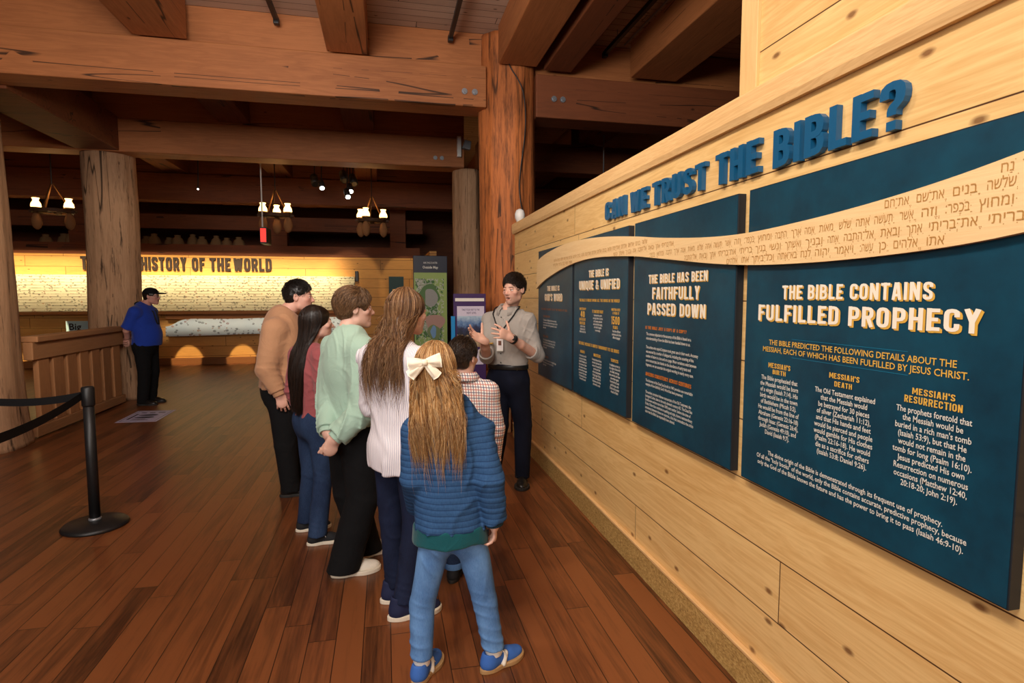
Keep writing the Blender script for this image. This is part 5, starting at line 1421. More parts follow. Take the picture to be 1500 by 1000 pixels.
    def short_hair(s, cols, n=900, ln=0.05, thick=0.010, topl=1.0, fringe=0.3, seed=3, rise=0.45, curl=0.0, nape=-0.075, side=0.030, front=0.050, r=0.0011, sweep=(0.0, -1.0), base=None, fade=0.35, noise=0.16):
        rg = np.random.default_rng(seed); k = s.k
        S = s.cap_sdf(thick)
        S.u(f_ell(s.hw(0, -0.060, -0.035), np.array((0.058, 0.040, 0.050))*k, s.hR), 0.03)
        # hairline: remove face, sides under the ear line and the neck
        S.s(f_ell(s.hw(0, 0.115, -0.035), np.array((0.095, 0.098, 0.102))*k, s.hR), 0.012)
        for q in (-1, 1): S.s(f_ell(s.hw(q*0.095, 0.012, -0.045), np.array((0.050, 0.052, 0.062))*k, s.hR), 0.010)
        S.c(f_plane(s.hw(0, -0.03, nape), -s.hR[:, 2]-0.35*s.hR[:, 1]), 0.012)
        w = wobble(seed, 130); w2 = wobble(seed+1, 60)
        X, F = polygonize(S, 0.0045, lambda P: 0.0016*w(P)+0.002*w2(P), pad=0.004)
        cc = (np.array(cols[0])*0.75)[None]*(1+0.2*w(X)[:, None])
        o = mesh_np('hair', s.loc(X), F, M_hair, s.root, True, np.clip(cc, 0.002, 1))
        # strands
        A = rg.uniform(-math.pi, math.pi, n*3); E = np.arcsin(rg.uniform(-0.45, 1.0, n*3))
        D = np.stack([np.sin(A)*np.cos(E), np.cos(A)*np.cos(E), np.sin(E)], -1)
        P0 = s.hc+((D*np.array((0.076+thick*0.6, 0.098+thick*0.6, 0.087+thick*0.6))+np.array((0, -0.014, 0.032)))@s.hR.T)*k
        ok = np.abs(S(P0)) < 0.007; P0 = P0[ok][:n]; D = D[ok][:n]; n = len(P0)
        el = np.clip(D[:, 2], 0, 1)
        lnv = ln*k*(fade+(1-fade)*el**0.8)*rg.uniform(0.65, 1.25, n)*topl
        Nn = D@s.hR.T
        flow = np.stack([sweep[0]*np.ones(n)+0.25*D[:, 0], sweep[1]*np.where(D[:, 1] > 0.25, -fringe*2+0.2, 1.0), -0.9*(1-el)], -1)
        flow += rg.normal(0, noise+curl*0.3, flow.shape); flow = flow@s.hR.T
        flow -= (flow*Nn).sum(1, keepdims=True)*Nn; flow /= np.linalg.norm(flow, axis=1, keepdims=True)+1e-9
        M = 7; t_ = np.linspace(0, 1, M)
        ri = rise*(0.3+0.7*el)*rg.uniform(0.5, 1.3, n)
        path = P0[:, None]+lnv[:, None, None]*(flow[:, None]*t_[None, :, None]+Nn[:, None]*((ri[:, None]*np.sin(t_*2.2)*0.75))[:, :, None])
        if curl:
            side_ = np.cross(Nn, flow); ph = rg.uniform(0, 6.28, n)
            path += (side_[:, None]*np.sin(t_[None]*5+ph[:, None])[:, :, None]+Nn[:, None]*np.cos(t_[None]*5+ph[:, None])[:, :, None])*curl*0.012
        face = SDF().u(f_ell(s.hw(0, 0.105, -0.030), np.array((0.078, 0.075, 0.082))*k, R_ if False else s.hR), 0.01)
        tgt = (0.0012+0.022*ri[:, None]*np.sin(np.clip(t_*1.9, 0, math.pi))[None])*k
        for _ in range(4):
            d = S(path); g = np.stack([S(path+np.eye(3)[q]*0.004)-S(path-np.eye(3)[q]*0.004) for q in range(3)], -1)
            g /= np.linalg.norm(g, axis=-1, keepdims=True)+1e-9
            path = path+g*np.clip((tgt-d)*0.8, -0.03, 0.03)[:, :, None]
        path = push_out(path, lambda P: np.minimum(S(P), face(P)), 0.0008, 3)
        C = np.array(cols)[rg.integers(0, len(cols), n)]*rg.uniform(0.75, 1.25, (n, 1))
        strand_mesh('hair_strands', path, r*k*rg.uniform(0.7, 1.3, n), M_hair, o, s.loc, C)
        return o
    def long_hair(s, cols, tip, n=700, spread=115, width=0.11, seed=4, wave=0.006, r=0.0011, back=0.125, drift=(0, 0), tipvar=0.09, gapmax=0.014, basecol=0.6, halfup=None, depth=0.034, shift=0.0):
        """tip: world height where the hair ends"""
        rg = np.random.default_rng(seed); k = s.k; R = s.hR
        bdir = -R[:, 1]; rdir = R[:, 0]
        S = s.cap_sdf(0.010)
        S.u(f_ell(s.hw(0, -0.045, -0.02), np.array((0.070, 0.058, 0.075))*k, R), 0.03)
        S.s(f_ell(s.hw(0, 0.120, -0.045), np.array((0.082, 0.088, 0.110))*k, R), 0.012)
        g = wobble(seed, 55)
        def disp(P):
            q = P-s.hc; a = np.arctan2(q@rdir, q@bdir+0.06)
            return 0.0010*np.sin(a*34+1.5*g(P))+0.0007*np.sin(a*71+g(P))
        X, F = polygonize(S, 0.0055, disp, pad=0.007)
        base = (np.array(cols[0])*basecol)[None]*(1+0.25*np.sin(np.arctan2((X-s.hc)@rdir, (X-s.hc)@bdir+0.06)*31))[:, None]
        o = mesh_np('hair', s.loc(X), F, M_hair, s.root, True, np.clip(base, 0.002, 1))
        m1, m2 = 10, 20; M = m1+m2
        both = lambda P: np.minimum(S(P), s.topS(P))
        def paths(th, ph0, lay, tz, wj):
            n = len(th); clump = np.round(th*9)/9.0
            rad = np.array((0.085, 0.108, 0.097))
            PH = ph0[:, None]+(np.radians(98)-ph0[:, None])*np.linspace(0, 1, m1)[None]
            TH = th[:, None]*np.ones(m1)[None]
            if halfup is not None:
                cz = np.linspace(0, 1, m1)[None]; TH = TH*(1-halfup*np.exp(-((cz-0.62)/0.25)**2)*np.clip(lay[:, None]*2-0.6, 0, 1))
            Dh = np.stack([np.sin(TH)*np.sin(PH), -np.cos(TH)*np.sin(PH), np.cos(PH)], -1)*rad*(1+0.02*lay[:, None, None])+np.array((0, -0.014, 0.030))
            A_ = s.hc+(Dh@R.T)*k; e = A_[:, -1]
            lat1 = (0.55*np.sin(th)+0.45*np.sin(clump))*width*k*wj
            B_ = np.empty((n, m2, 3)); ex = (e-s.hc)@rdir; eb = (e-s.hc)@bdir
            for j, t_ in enumerate(np.linspace(0, 1, m2+1)[1:]):
                sm = t_*t_*(3-2*t_)
                lat = ex*(1-sm)+lat1*sm*(1-0.25*max(0, t_-0.6)/0.4)
                bk = eb*(1-min(1, 2.2*t_))+back*k*min(1, 2.2*t_)*np.cos(th*0.45)
                p = (s.hc+V3(drift[0], drift[1], 0)*t_+rdir*shift*t_)[None]+rdir[None]*lat[:, None]+bdir[None]*bk[:, None]
                p[:, 2] = e[:, 2]*(1-t_)+tz*t_
                B_[:, j] = p
            path = np.concatenate([A_, B_], 1)
            gap = (0.0035+gapmax*lay**3)[:, None]*np.linspace(0.3, 1, M)[None]
            for _ in range(3):
                path = push_out(path, both, gap, 4)
                for _ in range(3): path[:, 1:-1] = 0.5*path[:, 1:-1]+0.25*(path[:, :-2]+path[:, 2:])
            t_ = np.linspace(0, 1, M)[None]; ph = (rg.uniform(0, 1.2, n)*lay)[:, None]+clump[:, None]*7
            am = wave*np.clip(t_*2-0.5, 0, 1.5)*(0.6+0.8*lay[:, None])
            path += (am*(np.sin(t_*15+ph)+0.35*np.sin(t_*33+2*ph)))[:, :, None]*rdir+(am*0.5*np.sin(t_*19+ph*1.7))[:, :, None]*bdir
            return push_out(path, both, 0.0025, 3), clump
        # under layer: a closed sheet of hair
        ns = 72; ths = np.radians(np.linspace(-spread, spread, ns))
        sp, _ = paths(ths, np.full(ns, np.radians(4.0)), np.zeros(ns), tip+0.05+0.05*np.abs(ths)/2+tipvar*0.25*np.sin(ths*11)+tipvar*0.15*np.sin(ths*23), np.full(ns, 0.92))
        gi = np.arange(ns)[:, None]; gj = np.arange(M-1)[None]
        Fs = np.stack([gi[:-1]*M+gj, gi[:-1]*M+gj+1, (gi[:-1]+1)*M+gj+1, (gi[:-1]+1)*M+gj], -1).reshape(-1, 4)
        cs = np.repeat(np.array(cols)[np.round(ths*9).astype(int) % len(cols)]*basecol, M, 0)
        sh_ = mesh_np('hair_layer', s.loc(sp.reshape(-1, 3)), Fs, M_hair, o, True, cs)
        so = sh_.modifiers.new('thick', 'SOLIDIFY'); so.thickness = 0.004; so.offset = 0
        th = np.radians(rg.uniform(-spread, spread, n)); lay = rg.uniform(0, 1, n)
        path, clump = paths(th, np.radians(rg.uniform(3, 40, n)), lay, tip+rg.normal(0, tipvar*0.45, n)-0.02+0.05*(np.abs(th)/2), rg.uniform(0.80, 1.05, n))
        ci = (rg.integers(0, len(cols), n)+np.round(clump*5).astype(int)) % len(cols); C = np.array(cols)[ci]*rg.uniform(0.8, 1.2, (n, 1))
        strand_mesh('hair_strands', path, r*k*rg.uniform(0.6, 1.35, n), M_hair, o, s.loc, C)
        s.hairS = both
        return o
    def ring(s, name, c, ax, r, w, th, mat, parent=None, flat_ax=None, fk=1.0, n=36):
        """band around an axis"""
        ax = unit(ax); a = unit(np.cross(ax, flat_ax if flat_ax is not None else (0.3, 0.9, 0.1))); b = np.cross(ax, a)
        if flat_ax is not None: b = unit(np.asarray(flat_ax)-ax*(np.asarray(flat_ax)@ax)); a = np.cross(b, ax)
        v = []; f = []
        for i in range(n):
            t_ = 2*math.pi*i/n; u_ = a*math.cos(t_)+b*math.sin(t_)*fk
            for rr, ww in ((r, -w/2), (r+th, -w/2), (r+th, w/2), (r, w/2)): v.append(s.loc(c+u_*rr+ax*ww))
        for i in range(n):
            for q in range(4): f.append((i*4+q, ((i+1) % n)*4+q, ((i+1) % n)*4+(q+1) % 4, i*4+(q+1) % 4))
        return MB()._add(v, f).build(name, mat, parent or s.root, True, bevel=min(th, w)*0.25)
    def collar(s, mat, h=0.040, r=0.060, open_=0.6, seed=0, tilt=0.02, drop=0.028):
        """folded shirt collar: stand plus leaf, open at the front"""
        H = s.H; c = s.J['neck']+V3(0, 0, 0.009*H)+s.f*0.008*H; n = 40; v = []; f = []
        rows = ((r*1.05, -0.01), (r*1.0, h), (r*1.05, h*1.06), (r*1.30, h*0.5), (r*1.52, h*0.5-drop))
        for i in range(n):
            t_ = (open_+(2*math.pi-2*open_)*i/(n-1)); u_ = s.f*math.cos(t_)+s.r*math.sin(t_)
            fr = max(0, math.cos(t_))
            for j, (rr, zz) in enumerate(rows):
                ext = (0.016*fr if j >= 3 else 0)
                v.append(s.loc(c+u_*(rr*s.k+ext)+V3(0, 0, (zz*s.k-tilt*fr-(0.02*fr if j == 4 else 0)))))
        for i in range(n-1):
            for j in range(len(rows)-1): f.append((i*5+j, i*5+j+1, (i+1)*5+j+1, (i+1)*5+j))
        o = MB()._add(v, f).build('collar', mat, s.root, True)
        so = o.modifiers.new('thick', 'SOLIDIFY'); so.thickness = 0.004; so.offset = 0
        return o
# ------------------------------------------------------------------ cloth
def cloth(name, c, rough=0.85, var=0.25, wscale=220, bump=0.25, big=6.0, crease=0.16, sheen=0.15):
    t = NT(name); v = t.obj(); n1 = t.noise(v, wscale, 2); n2 = t.noise(v, big, 3)
    d = tuple(x*(1-var) for x in c[:3])+(1,)
    t.base(t.mix(t.math('MULTIPLY', t.math('ADD', n1, n2), 0.5), c, d), rough, 0.2)
    t.set(t.b, 'Sheen Weight', sheen)
    cr = t.n('ShaderNodeTexNoise'); t.set(cr, 'Vector', v); t.set(cr, 'Scale', 6.0); t.set(cr, 'Detail', 2.0); t.set(cr, 'Distortion', 1.6)
    rd = t.math('POWER', t.math('SUBTRACT', 1.0, t.math('MULTIPLY', t.math('ABSOLUTE', t.math('SUBTRACT', cr.outputs[0], 0.5)), 6.0), clamp=True), 2.0)
    t.bump(t.math('ADD', t.math('MULTIPLY', n1, bump*0.35), t.math('MULTIPLY', rd, crease)), 0.5, 0.012); return t.m
def denim(name, c, fade, amt=0.5):
    t = NT(name); v = t.obj(); s = t.sep(v)
    n1 = t.noise(t.comb(t.math('MULTIPLY', s[0], 260.0), t.math('MULTIPLY', s[1], 260.0), t.math('MULTIPLY', s[2], 60.0)), 1.0, 3, 0.7)
    n2 = t.noise(t.comb(s[0], s[1], t.math('MULTIPLY', s[2], 0.5)), 9, 3)
    f = t.math('ADD', t.math('MULTIPLY', n1, 0.35), t.math('MULTIPLY', n2, amt))
    t.base(t.ramp(f, [(0.28, c), (0.75, fade)]), 0.85, 0.2); t.bump(n1, 0.25, 0.002); return t.m
M_tan = cloth('tan_sweater', srgb(192, 144, 108))
M_mauve = cloth('rose_sweater', srgb(160, 84, 86))
M_mint = cloth('mint_sweatshirt', srgb(168, 197, 179), var=0.12)
M_grey = cloth('grey_shirt', srgb(168, 160, 152), 0.8, 0.2, 400)
M_polo = cloth('blue_polo', srgb(34, 66, 172))
M_blackc = cloth('black_cloth', (0.007, 0.007, 0.008, 1), 0.9, sheen=0.0)
M_navyd = denim('dark_denim', srgb(18, 24, 44), srgb(34, 44, 74))
M_darkj = denim('indigo_denim', srgb(10, 13, 26), srgb(22, 28, 48))
M_midj = denim('mid_denim', srgb(24, 36, 62), srgb(56, 78, 112))
M_lightj = denim('light_denim', srgb(46, 84, 140), srgb(104, 146, 196), 0.8)
M_teal = cloth('teal_cotton', srgb(16, 84, 92))
def rib_mat():
    t = NT('blue_rib_knit'); v = t.obj(); s = t.sep(v)
    w = t.math('SINE', t.math('ADD', t.math('MULTIPLY', s[2], 2*math.pi/0.0245), t.math('MULTIPLY', t.noise(v, 7, 2), 3.0)))
    g = t.n('ShaderNodeMapRange'); t.set(g, 0, w); t.set(g, 1, -1.0); t.set(g, 2, -0.72); t.set(g, 3, 1.0); t.set(g, 4, 0.0)
    n1 = t.noise(t.comb(t.math('MULTIPLY', s[0], 160.0), t.math('MULTIPLY', s[1], 160.0), t.math('MULTIPLY', s[2], 60.0)), 1.0, 3, 0.7)
    c = t.mix(n1, srgb(60, 98, 142), srgb(36, 64, 104))
    t.base(t.mix(t.math('MULTIPLY', g.outputs[0], 0.6), c, srgb(20, 36, 70)), 0.9, 0.15)
    t.bump(t.math('ADD', t.math('MULTIPLY', w, 0.5), t.math('MULTIPLY', n1, 0.6)), 0.28, 0.005); return t.m
M_rib = rib_mat()
def stripe_mat():
    t = NT('pinstripe_cotton'); v = t.obj(); s = t.sep(v)
    x = t.math('ADD', s[0], t.math('MULTIPLY', s[1], 0.45))
    w = t.math('FRACT', t.math('DIVIDE', t.math('ADD', x, t.math('MULTIPLY', t.noise(v, 5, 2), 0.02)), 0.0105))
    l = t.math('LESS_THAN', w, 0.27)
    t.base(t.mix(t.math('MULTIPLY', l, 0.8), srgb(244, 238, 240), srgb(150, 142, 178)), 0.8, 0.2); t.bump(t.noise(v, 300, 2), 0.1, 0.002); return t.m
M_stripe = stripe_mat()
def plaid_mat():
    t = NT('plaid_cotton'); v = t.obj(); s = t.sep(v)
    x = t.math('ADD', s[0], t.math('MULTIPLY', s[1], 0.5)); z = t.math('ADD', s[2], t.math('MULTIPLY', s[0], 0.06))
    def ln(c, p, o, w): return t.math('LESS_THAN', t.math('FRACT', t.math('ADD', t.math('DIVIDE', c, p), o)), w)
    p = 0.0300
    col = srgb(238, 232, 228)
    red, nav = srgb(184, 84, 60), srgb(44, 50, 92)
    c = t.mix(t.math('MULTIPLY', ln(x, p, 0.0, 0.17), 0.8), col, red); c = t.mix(t.math('MULTIPLY', ln(x, p, 0.5, 0.17), 0.8), c, nav)
    c = t.mix(t.math('MULTIPLY', ln(z, p, 0.0, 0.17), 0.7), c, red); c = t.mix(t.math('MULTIPLY', ln(z, p, 0.5, 0.17), 0.7), c, nav)
    t.base(c, 0.8, 0.2); return t.m
M_plaid = plaid_mat()
M_leather = flat('black_leather', (0.012, 0.010, 0.009, 1), 0.32, 0.5)
M_rubber = flat('dark_rubber', (0.02, 0.018, 0.016, 1), 0.7)
M_canvas_w = flat('white_canvas', srgb(232, 222, 206), 0.7)
M_sole_w = flat('white_rubber', srgb(228, 216, 196), 0.55)
M_canvas_n = flat('navy_canvas', srgb(24, 32, 66), 0.8)
M_canvas_b = flat('black_canvas', (0.012, 0.012, 0.014, 1), 0.8)
M_suede = flat('blue_suede', srgb(56, 104, 184), 0.8, grain=0.2, gscale=200)
M_gum = flat('gum_rubber', srgb(176, 138, 92), 0.6)
M_lace = flat('white_lace', srgb(236, 230, 220), 0.8)
M_strap = flat('black_strap', (0.010, 0.010, 0.011, 1), 0.7)
SK = (0.60, 0.33, 0.23)
BR = [(0.050, 0.026, 0.014), (0.075, 0.040, 0.020), (0.032, 0.017, 0.010)]
DK = [(0.022, 0.012, 0.008), (0.035, 0.018, 0.012), (0.014, 0.008, 0.006)]

# ---- presenter in the grey shirt
P = flr(744, 709); PY = P[1]
def beard(s, L, c):
    q = np.exp(-(((L-np.array((0, 0.05, -0.085)))/np.array((0.075, 0.07, 0.045)))**2).sum(1)**2)
    m = np.clip(q, 0, 1)[:, None]*0.28; return c*(1-m)+np.array((0.12, 0.07, 0.05))*m
pr = Person('man in a grey button shirt and lanyard gesturing with both hands', P, 1.80, (-0.60, -0.80), hh=0.240, hf=(-0.74, -0.67), hpitch=-0.04, skin=(0.72, 0.42, 0.31), wide=1.0, shw=0.098,
            J=dict(head=at(753, 424, PY-0.06), elR=at(713, 522, PY-0.10), wrR=at(709, 499, PY-0.33), elL=at(787, 521, PY-0.12), wrL=at(749, 495, PY-0.31),
                   anL=flr(765, 708)+V3(0, 0, 0.10), anR=flr(724, 700)+V3(0, 0, 0.10), knL=at(766, 622, PY-0.02), knR=at(732, 622, PY)))
pr.J['toeL'] = unit((-0.25, -0.95, 0)); pr.J['toeR'] = unit((-0.6, -0.8, 0))
pr.hands = dict(R=dict(d=V3(-0.86, -0.25, 0.42), n=V3(0.35, -0.75, 0.45), th=V3(0.1, 0, 1), curl=(14, 16, 20, 24), spread=0.16, thumb=(0.25, 0.9, 0.2)),
                L=dict(d=V3(-0.84, -0.30, 0.42), n=V3(-0.35, 0.85, -0.15), th=V3(0.2, 0, 1), curl=(16, 18, 20, 22), spread=0.17, thumb=(0.35, 0.85, 0.2)))
pr.body(h=0.0036, paint=beard, mouth=0.0085); pr.eyes()
pr.top('shirt', M_grey, 0.011, 0.560, (0.22, 0.18), r=(0.028, 0.028, 0.027), seed=11, amp=0.011, lam=0.04, glob=0.003, drape=0.005, dirv=(0.5, 0.1, 1), neckr=0.060, h=0.006)
pr.pants(M_darkj, 'jeans', waist=0.585, r=(0.052, 0.038, 0.031), cuff=0.03, seed=12)
pr.collar(M_grey, h=0.040, r=0.062, open_=0.35, tilt=0.03)
pr.ring('belt', V3(pr.J['pel'][0], pr.J['pel'][1], 0.572*1.80), V3(0, 0, 1), 0.172, 0.036, 0.010, M_leather, flat_ax=pr.f, fk=0.76)
for q in 'LR':
    pr.ring('rolled_cuff', pr.J['el'+q]+(pr.J['wr'+q]-pr.J['el'+q])*0.20, pr.J['wr'+q]-pr.J['el'+q], 0.050, 0.045, 0.013, M_grey)
    pr.shoe(q, M_leather, M_rubber, 0.29, lace=M_black)
w_ = pr.ring('watch', pr.J['wrL']*0.93+pr.J['elL']*0.07, pr.J['wrL']-pr.J['elL'], 0.033, 0.022, 0.006, M_black)
d_ = unit(pr.J['wrL']-pr.J['elL']); fc = pr.J['wrL']*0.93+pr.J['elL']*0.07+unit(V3(-0.1, -1, 0.35))*0.036
MB().tube([Vector(pr.loc(fc)), Vector(pr.loc(fc+unit(V3(-0.1, -1, 0.35))*0.008))], 0.020, 18).build('watch_face', M_rubber, w_, True)
pr.short_hair(DK, n=3000, ln=0.048, thick=0.005, fringe=-0.25, seed=21, rise=0.8, sweep=(0.35, 0.9), fade=0.12, nape=-0.05)
def drape(s, pts, gap, it=6):
    p = push_out(np.array(pts)[None], s.topS, gap, it)
    if len(pts) > 3:
        for _ in range(4):
            for _ in range(2): p[:, 1:-1] = 0.5*p[:, 1:-1]+0.25*(p[:, :-2]+p[:, 2:])
            p = push_out(p, s.topS, gap, 2)
    return p[0]
nk = pr.J['neck']; ch = pr.J['chest']
pts = []
for i in range(41):
    a = -math.pi+2*math.pi*i/40
    fr = max(0, math.cos(a)); drop = 0.23*fr**1.2
    pts.append(nk+pr.f*(0.092*math.cos(a)+0.06*fr)+pr.r*(0.098*math.sin(a)*(1-0.75*fr**2))+V3(0, 0, 0.045-drop-0.01*(1-fr)))
pts = drape(pr, pts, 0.008, 10)
ly = MB().tube([pr.loc(p) for p in pts], 0.0055, 8).build('lanyard', M_strap, pr.root, True)
b0 = pts[20]; b1 = drape(pr, [b0+V3(0, 0, -0.10)], 0.014)[0]
bd = empty('badge', (0, 0, 0), 0, pr.root); bd.location = pr.loc(b1)
MB().tube([pr.loc(b0)-pr.loc(b1), (0, 0.004, 0.05)], 0.003, 6).build('badge_cord', M_strap, bd)
MB().box((-0.030, 0.004, -0.060), (0.030, 0.008, 0.045)).build('card', flat('card_white', srgb(238, 232, 230), 0.4), bd, bevel=0.002)
MB().box((-0.014, 0.008, -0.012), (0.014, 0.0092, 0.026)).build('card_photo', flat('card_photo', srgb(120, 84, 70), 0.5), bd)
MB().box((-0.030, 0.008, -0.060), (0.030, 0.0092, -0.050)).build('card_band', M_print, bd)
pn = drape(pr, [nk+pr.f*0.2-pr.r*(-0.075)+V3(0, 0, -0.27)], 0.014)[0]
MB().lathe([(0.002, -0.004), (0.017, -0.004), (0.017, 0.004), (0.002, 0.005)], n=16).build('reel_clip', M_gold, pr.root).location = pr.loc(pn)
MB().lathe([(0.002, -0.002), (0.006, -0.002), (0.006, 0.002), (0.002, 0.002)], n=10)
bt = MB()
for i in range(6):
    p_ = drape(pr, [nk+pr.f*0.15+V3(0, 0, -0.05-0.075*i)], 0.010)[0]
    q_ = pr.loc(p_); bt.tube([q_, q_+V3(0, 0.003, 0)], 0.005, 10)
bt.build('shirt_buttons', M_rubber, pr.root)

# ---- heavy man in the tan sweater
P = flr(417, 724); PY = P[1]
bm_ = Person('man in a tan sweater and black trousers at the far left of the group', P, 1.74, (0.97, 0.24), hh=0.242, hf=(1.0, -0.02), hpitch=0.02, wide=1.28, skin=(0.70, 0.39, 0.30), lean=0.03,
             J=dict(head=at(438, 435, PY+0.02), shR=at(403, 484, PY-0.20), elR=at(391, 541, PY-0.24), wrR=at(409, 576, PY-0.25), anR=flr(426, 726)+V3(0, 0, 0.09), anL=flr(432, 716)+V3(0, 0, 0.09), knR=at(418, 650, PY-0.08), knL=at(424, 650, PY+0.12)))
bm_.hands = dict(R=dict(d=V3(0.22, -0.05, -0.97), n=V3(-0.2, 0.95, 0.0), th=V3(1, 0, 0.2), curl=(24, 26, 30, 34), thumb=(0.8, 0.45, 0.3)))
bm_.body(jaw=1.18); bm_.eyes()
bm_.top('sweater', M_tan, 0.022, 0.515, (0.93, 0.93), r=(0.036, 0.032, 0.023), seed=31, amp=0.014, lam=0.055, glob=0.004, drape=0.005, gscale=11, neckr=0.064, belly=(0.085, -0.03, (0.20, 0.14, 0.17)))
bm_.pants(M_blackc, waist=0.56, r=(0.050, 0.040, 0.036), cuff=0.025, seed=32)
bm_.ring('cuff', bm_.J['wrR']*0.94+bm_.J['elR']*0.06, bm_.J['wrR']-bm_.J['elR'], 0.041, 0.055, 0.007, M_tan)
bm_.collar(cloth('blue_collar', srgb(120, 134, 176)), h=0.042, r=0.064, open_=0.5)
for q in 'LR': bm_.shoe(q, M_leather, M_rubber, 0.28)
bm_.short_hair([(0.014, 0.009, 0.007), (0.022, 0.014, 0.010), (0.010, 0.007, 0.006)], n=2400, ln=0.032, thick=0.005, seed=33, rise=0.8, fringe=-0.3, sweep=(0.1, 0.8), fade=0.25)

# ---- girl with long dark hair
P = flr(463, 785); PY = P[1]
g1_ = Person('girl with long dark brown hair in a dusty rose sweater and jeans', P, 1.555, (0.80, 0.58), hh=0.215, hf=(0.95, 0.30), hpitch=0.05, wide=0.90, skin=(0.74, 0.46, 0.36),
             J=dict(head=at(465, 473, PY+0.02)))
g1_.J['anR'] = flr(466, 796)+V3(0, 0, 0.085); g1_.J['anL'] = flr(449, 776)+V3(0, 0, 0.085)
g1_.J['toeR'] = g1_.J['toeL'] = unit((0.95, 0.25, 0))
g1_.hands = {q: dict(d=V3(0.3, 0.2, -0.9), n=(-1 if q == 'R' else 1)*g1_.r, th=g1_.f, curl=(30, 32, 34, 36)) for q in 'LR'}
g1_.body(); g1_.eyes()
g1_.top('sweater', M_mauve, 0.016, 0.535, (0.95, 0.95), seed=41, amp=0.012, lam=0.045, drape=0.004, glob=0.003)
g1_.pants(M_midj, 'jeans', waist=0.585, r=(0.050, 0.036, 0.033), cuff=0.04, seed=42, hips=1.06)
for q in 'LR': g1_.shoe(q, M_canvas_b, M_sole_w, 0.235, lace=M_lace)
g1_.long_hair(DK, at(440, 600, PY)[2], n=2200, spread=108, width=0.115, seed=43, wave=0.003, tipvar=0.10, drift=(-0.02, 0.0))

# ---- boy in the mint sweatshirt
P = flr(519, 832); PY = P[1]
bo = Person('boy in a mint green sweatshirt with hands clasped behind his back', P, 1.665, (0.86, 0.50), hh=0.228, hf=(0.97, 0.22), hpitch=0.03, wide=0.98, skin=(0.73, 0.45, 0.35),
            J=dict(head=at(520, 452, PY+0.04), elR=at(533, 600, PY-0.22), wrR=at(492, 640, PY-0.25), elL=at(483, 588, PY+0.02), wrL=at(479, 633, PY-0.14), anR=flr(507, 841)+V3(0, 0, 0.09), anL=flr(535, 814)+V3(0, 0, 0.09)))
bo.J['toeR'] = unit((0.97, 0.22, 0)); bo.J['toeL'] = unit((0.8, 0.6, 0)); bo.brow = np.array((0.14, 0.08, 0.04))
bo.hands = dict(R=dict(d=V3(-0.38, 0.02, -0.92), n=V3(-0.3, 0.9, 0.1), th=V3(-0.9, 0, 0.3), curl=(44, 46, 48, 50), spread=0.02, thumb=(0.95, 0.2, 0.25)),
                L=dict(d=V3(0.25, -0.10, -0.96), n=V3(-0.75, -0.6, 0.1), th=V3(0.5, -0.6, 0.3), curl=(50, 52, 54, 56), spread=0.02, thumb=(0.85, 0.35, 0.3)))
bo.body(nose=1.0); bo.eyes()
bo.top('sweatshirt', M_mint, 0.026, 0.530, (0.94, 0.94), r=(0.034, 0.031, 0.023), seed=51, amp=0.016, lam=0.06, glob=0.005, gscale=11, drape=0.008, dirv=(0.25, 0.0, 1), neckr=0.060, neckz=0.004, h=0.006)
bo.pants(M_blackc, waist=0.575, r=(0.062, 0.052, 0.050), cuff=0.018, seed=52, amp=0.008, lam=0.07)
bo.ring('neckband', bo.J['neck']+V3(0, 0, 0.018)+bo.f*0.006, unit(V3(0, 0, 1)-bo.f*0.25)*1.0, 0.058, 0.018, 0.008, M_mint, flat_ax=bo.f, fk=1.0)
for q in 'LR':
    bo.ring('cuff', bo.J['wr'+q]*0.93+bo.J['el'+q]*0.07, bo.J['wr'+q]-bo.J['el'+q], 0.035, 0.055, 0.008, M_mint)
    bo.shoe(q, M_canvas_w if q == 'R' else M_canvas_w, M_sole_w, 0.285, lace=M_lace)
SB = [(0.20, 0.10, 0.045), (0.30, 0.165, 0.078), (0.10, 0.05, 0.024), (0.14, 0.072, 0.033)]
bo.short_hair(SB, n=4600, ln=0.088, thick=0.015, seed=53, rise=0.35, fringe=0.15, curl=0.25, fade=0.5, nape=-0.085, sweep=(0.0, -0.5), r=0.0012, noise=0.11)

# ---- girl in the striped shirt
P = flr(588, 888); PY = P[1]
g2_ = Person('tall girl with long wavy brown hair in a white pinstriped shirt', P, 1.65, (0.72, 0.69), hh=0.226, hf=(0.80, 0.60), wide=0.95, skin=(0.74, 0.46, 0.36),
             J=dict(head=at(598, 458, PY+0.04), anR=flr(592, 903)+V3(0, 0, 0.09), anL=flr(580, 878)+V3(0, 0, 0.09)), off=0.0)
g2_.J['toeR'] = g2_.J['toeL'] = unit((0.96, 0.26, 0))
for q, sg in (('R', 1), ('L', -1)):
    g2_.J['el'+q] = g2_.W(sg*0.21, 0.02, 0.63*1.65); g2_.J['wr'+q] = g2_.W(sg*0.10, 0.22, 0.66*1.65)
g2_.hands = {q: dict(d=unit(-sg*g2_.r+g2_.f*0.5), n=-g2_.f, th=V3(0, 0, 1), curl=(30, 30, 30, 30)) for q, sg in (('R', 1), ('L', -1))}
g2_.body(); g2_.eyes()
hz = at(580, 688, PY-0.12)[2]/1.65
g2_.top('shirt', M_stripe, 0.022, hz, (0.95, 0.95), r=(0.033, 0.030, 0.024), seed=61, amp=0.010, lam=0.06, glob=0.004, gscale=10, drape=0.006, hips=0.92, hemtilt=(-0.12, -0.25), neckr=0.058, h=0.006)
g2_.pants(M_navyd, waist=0.54, hips=0.86, r=(0.046, 0.033, 0.027), cuff=0.05, seed=62)
for q in 'LR': g2_.shoe(q, M_canvas_n, M_sole_w, 0.28, high=0.02, lace=M_lace)
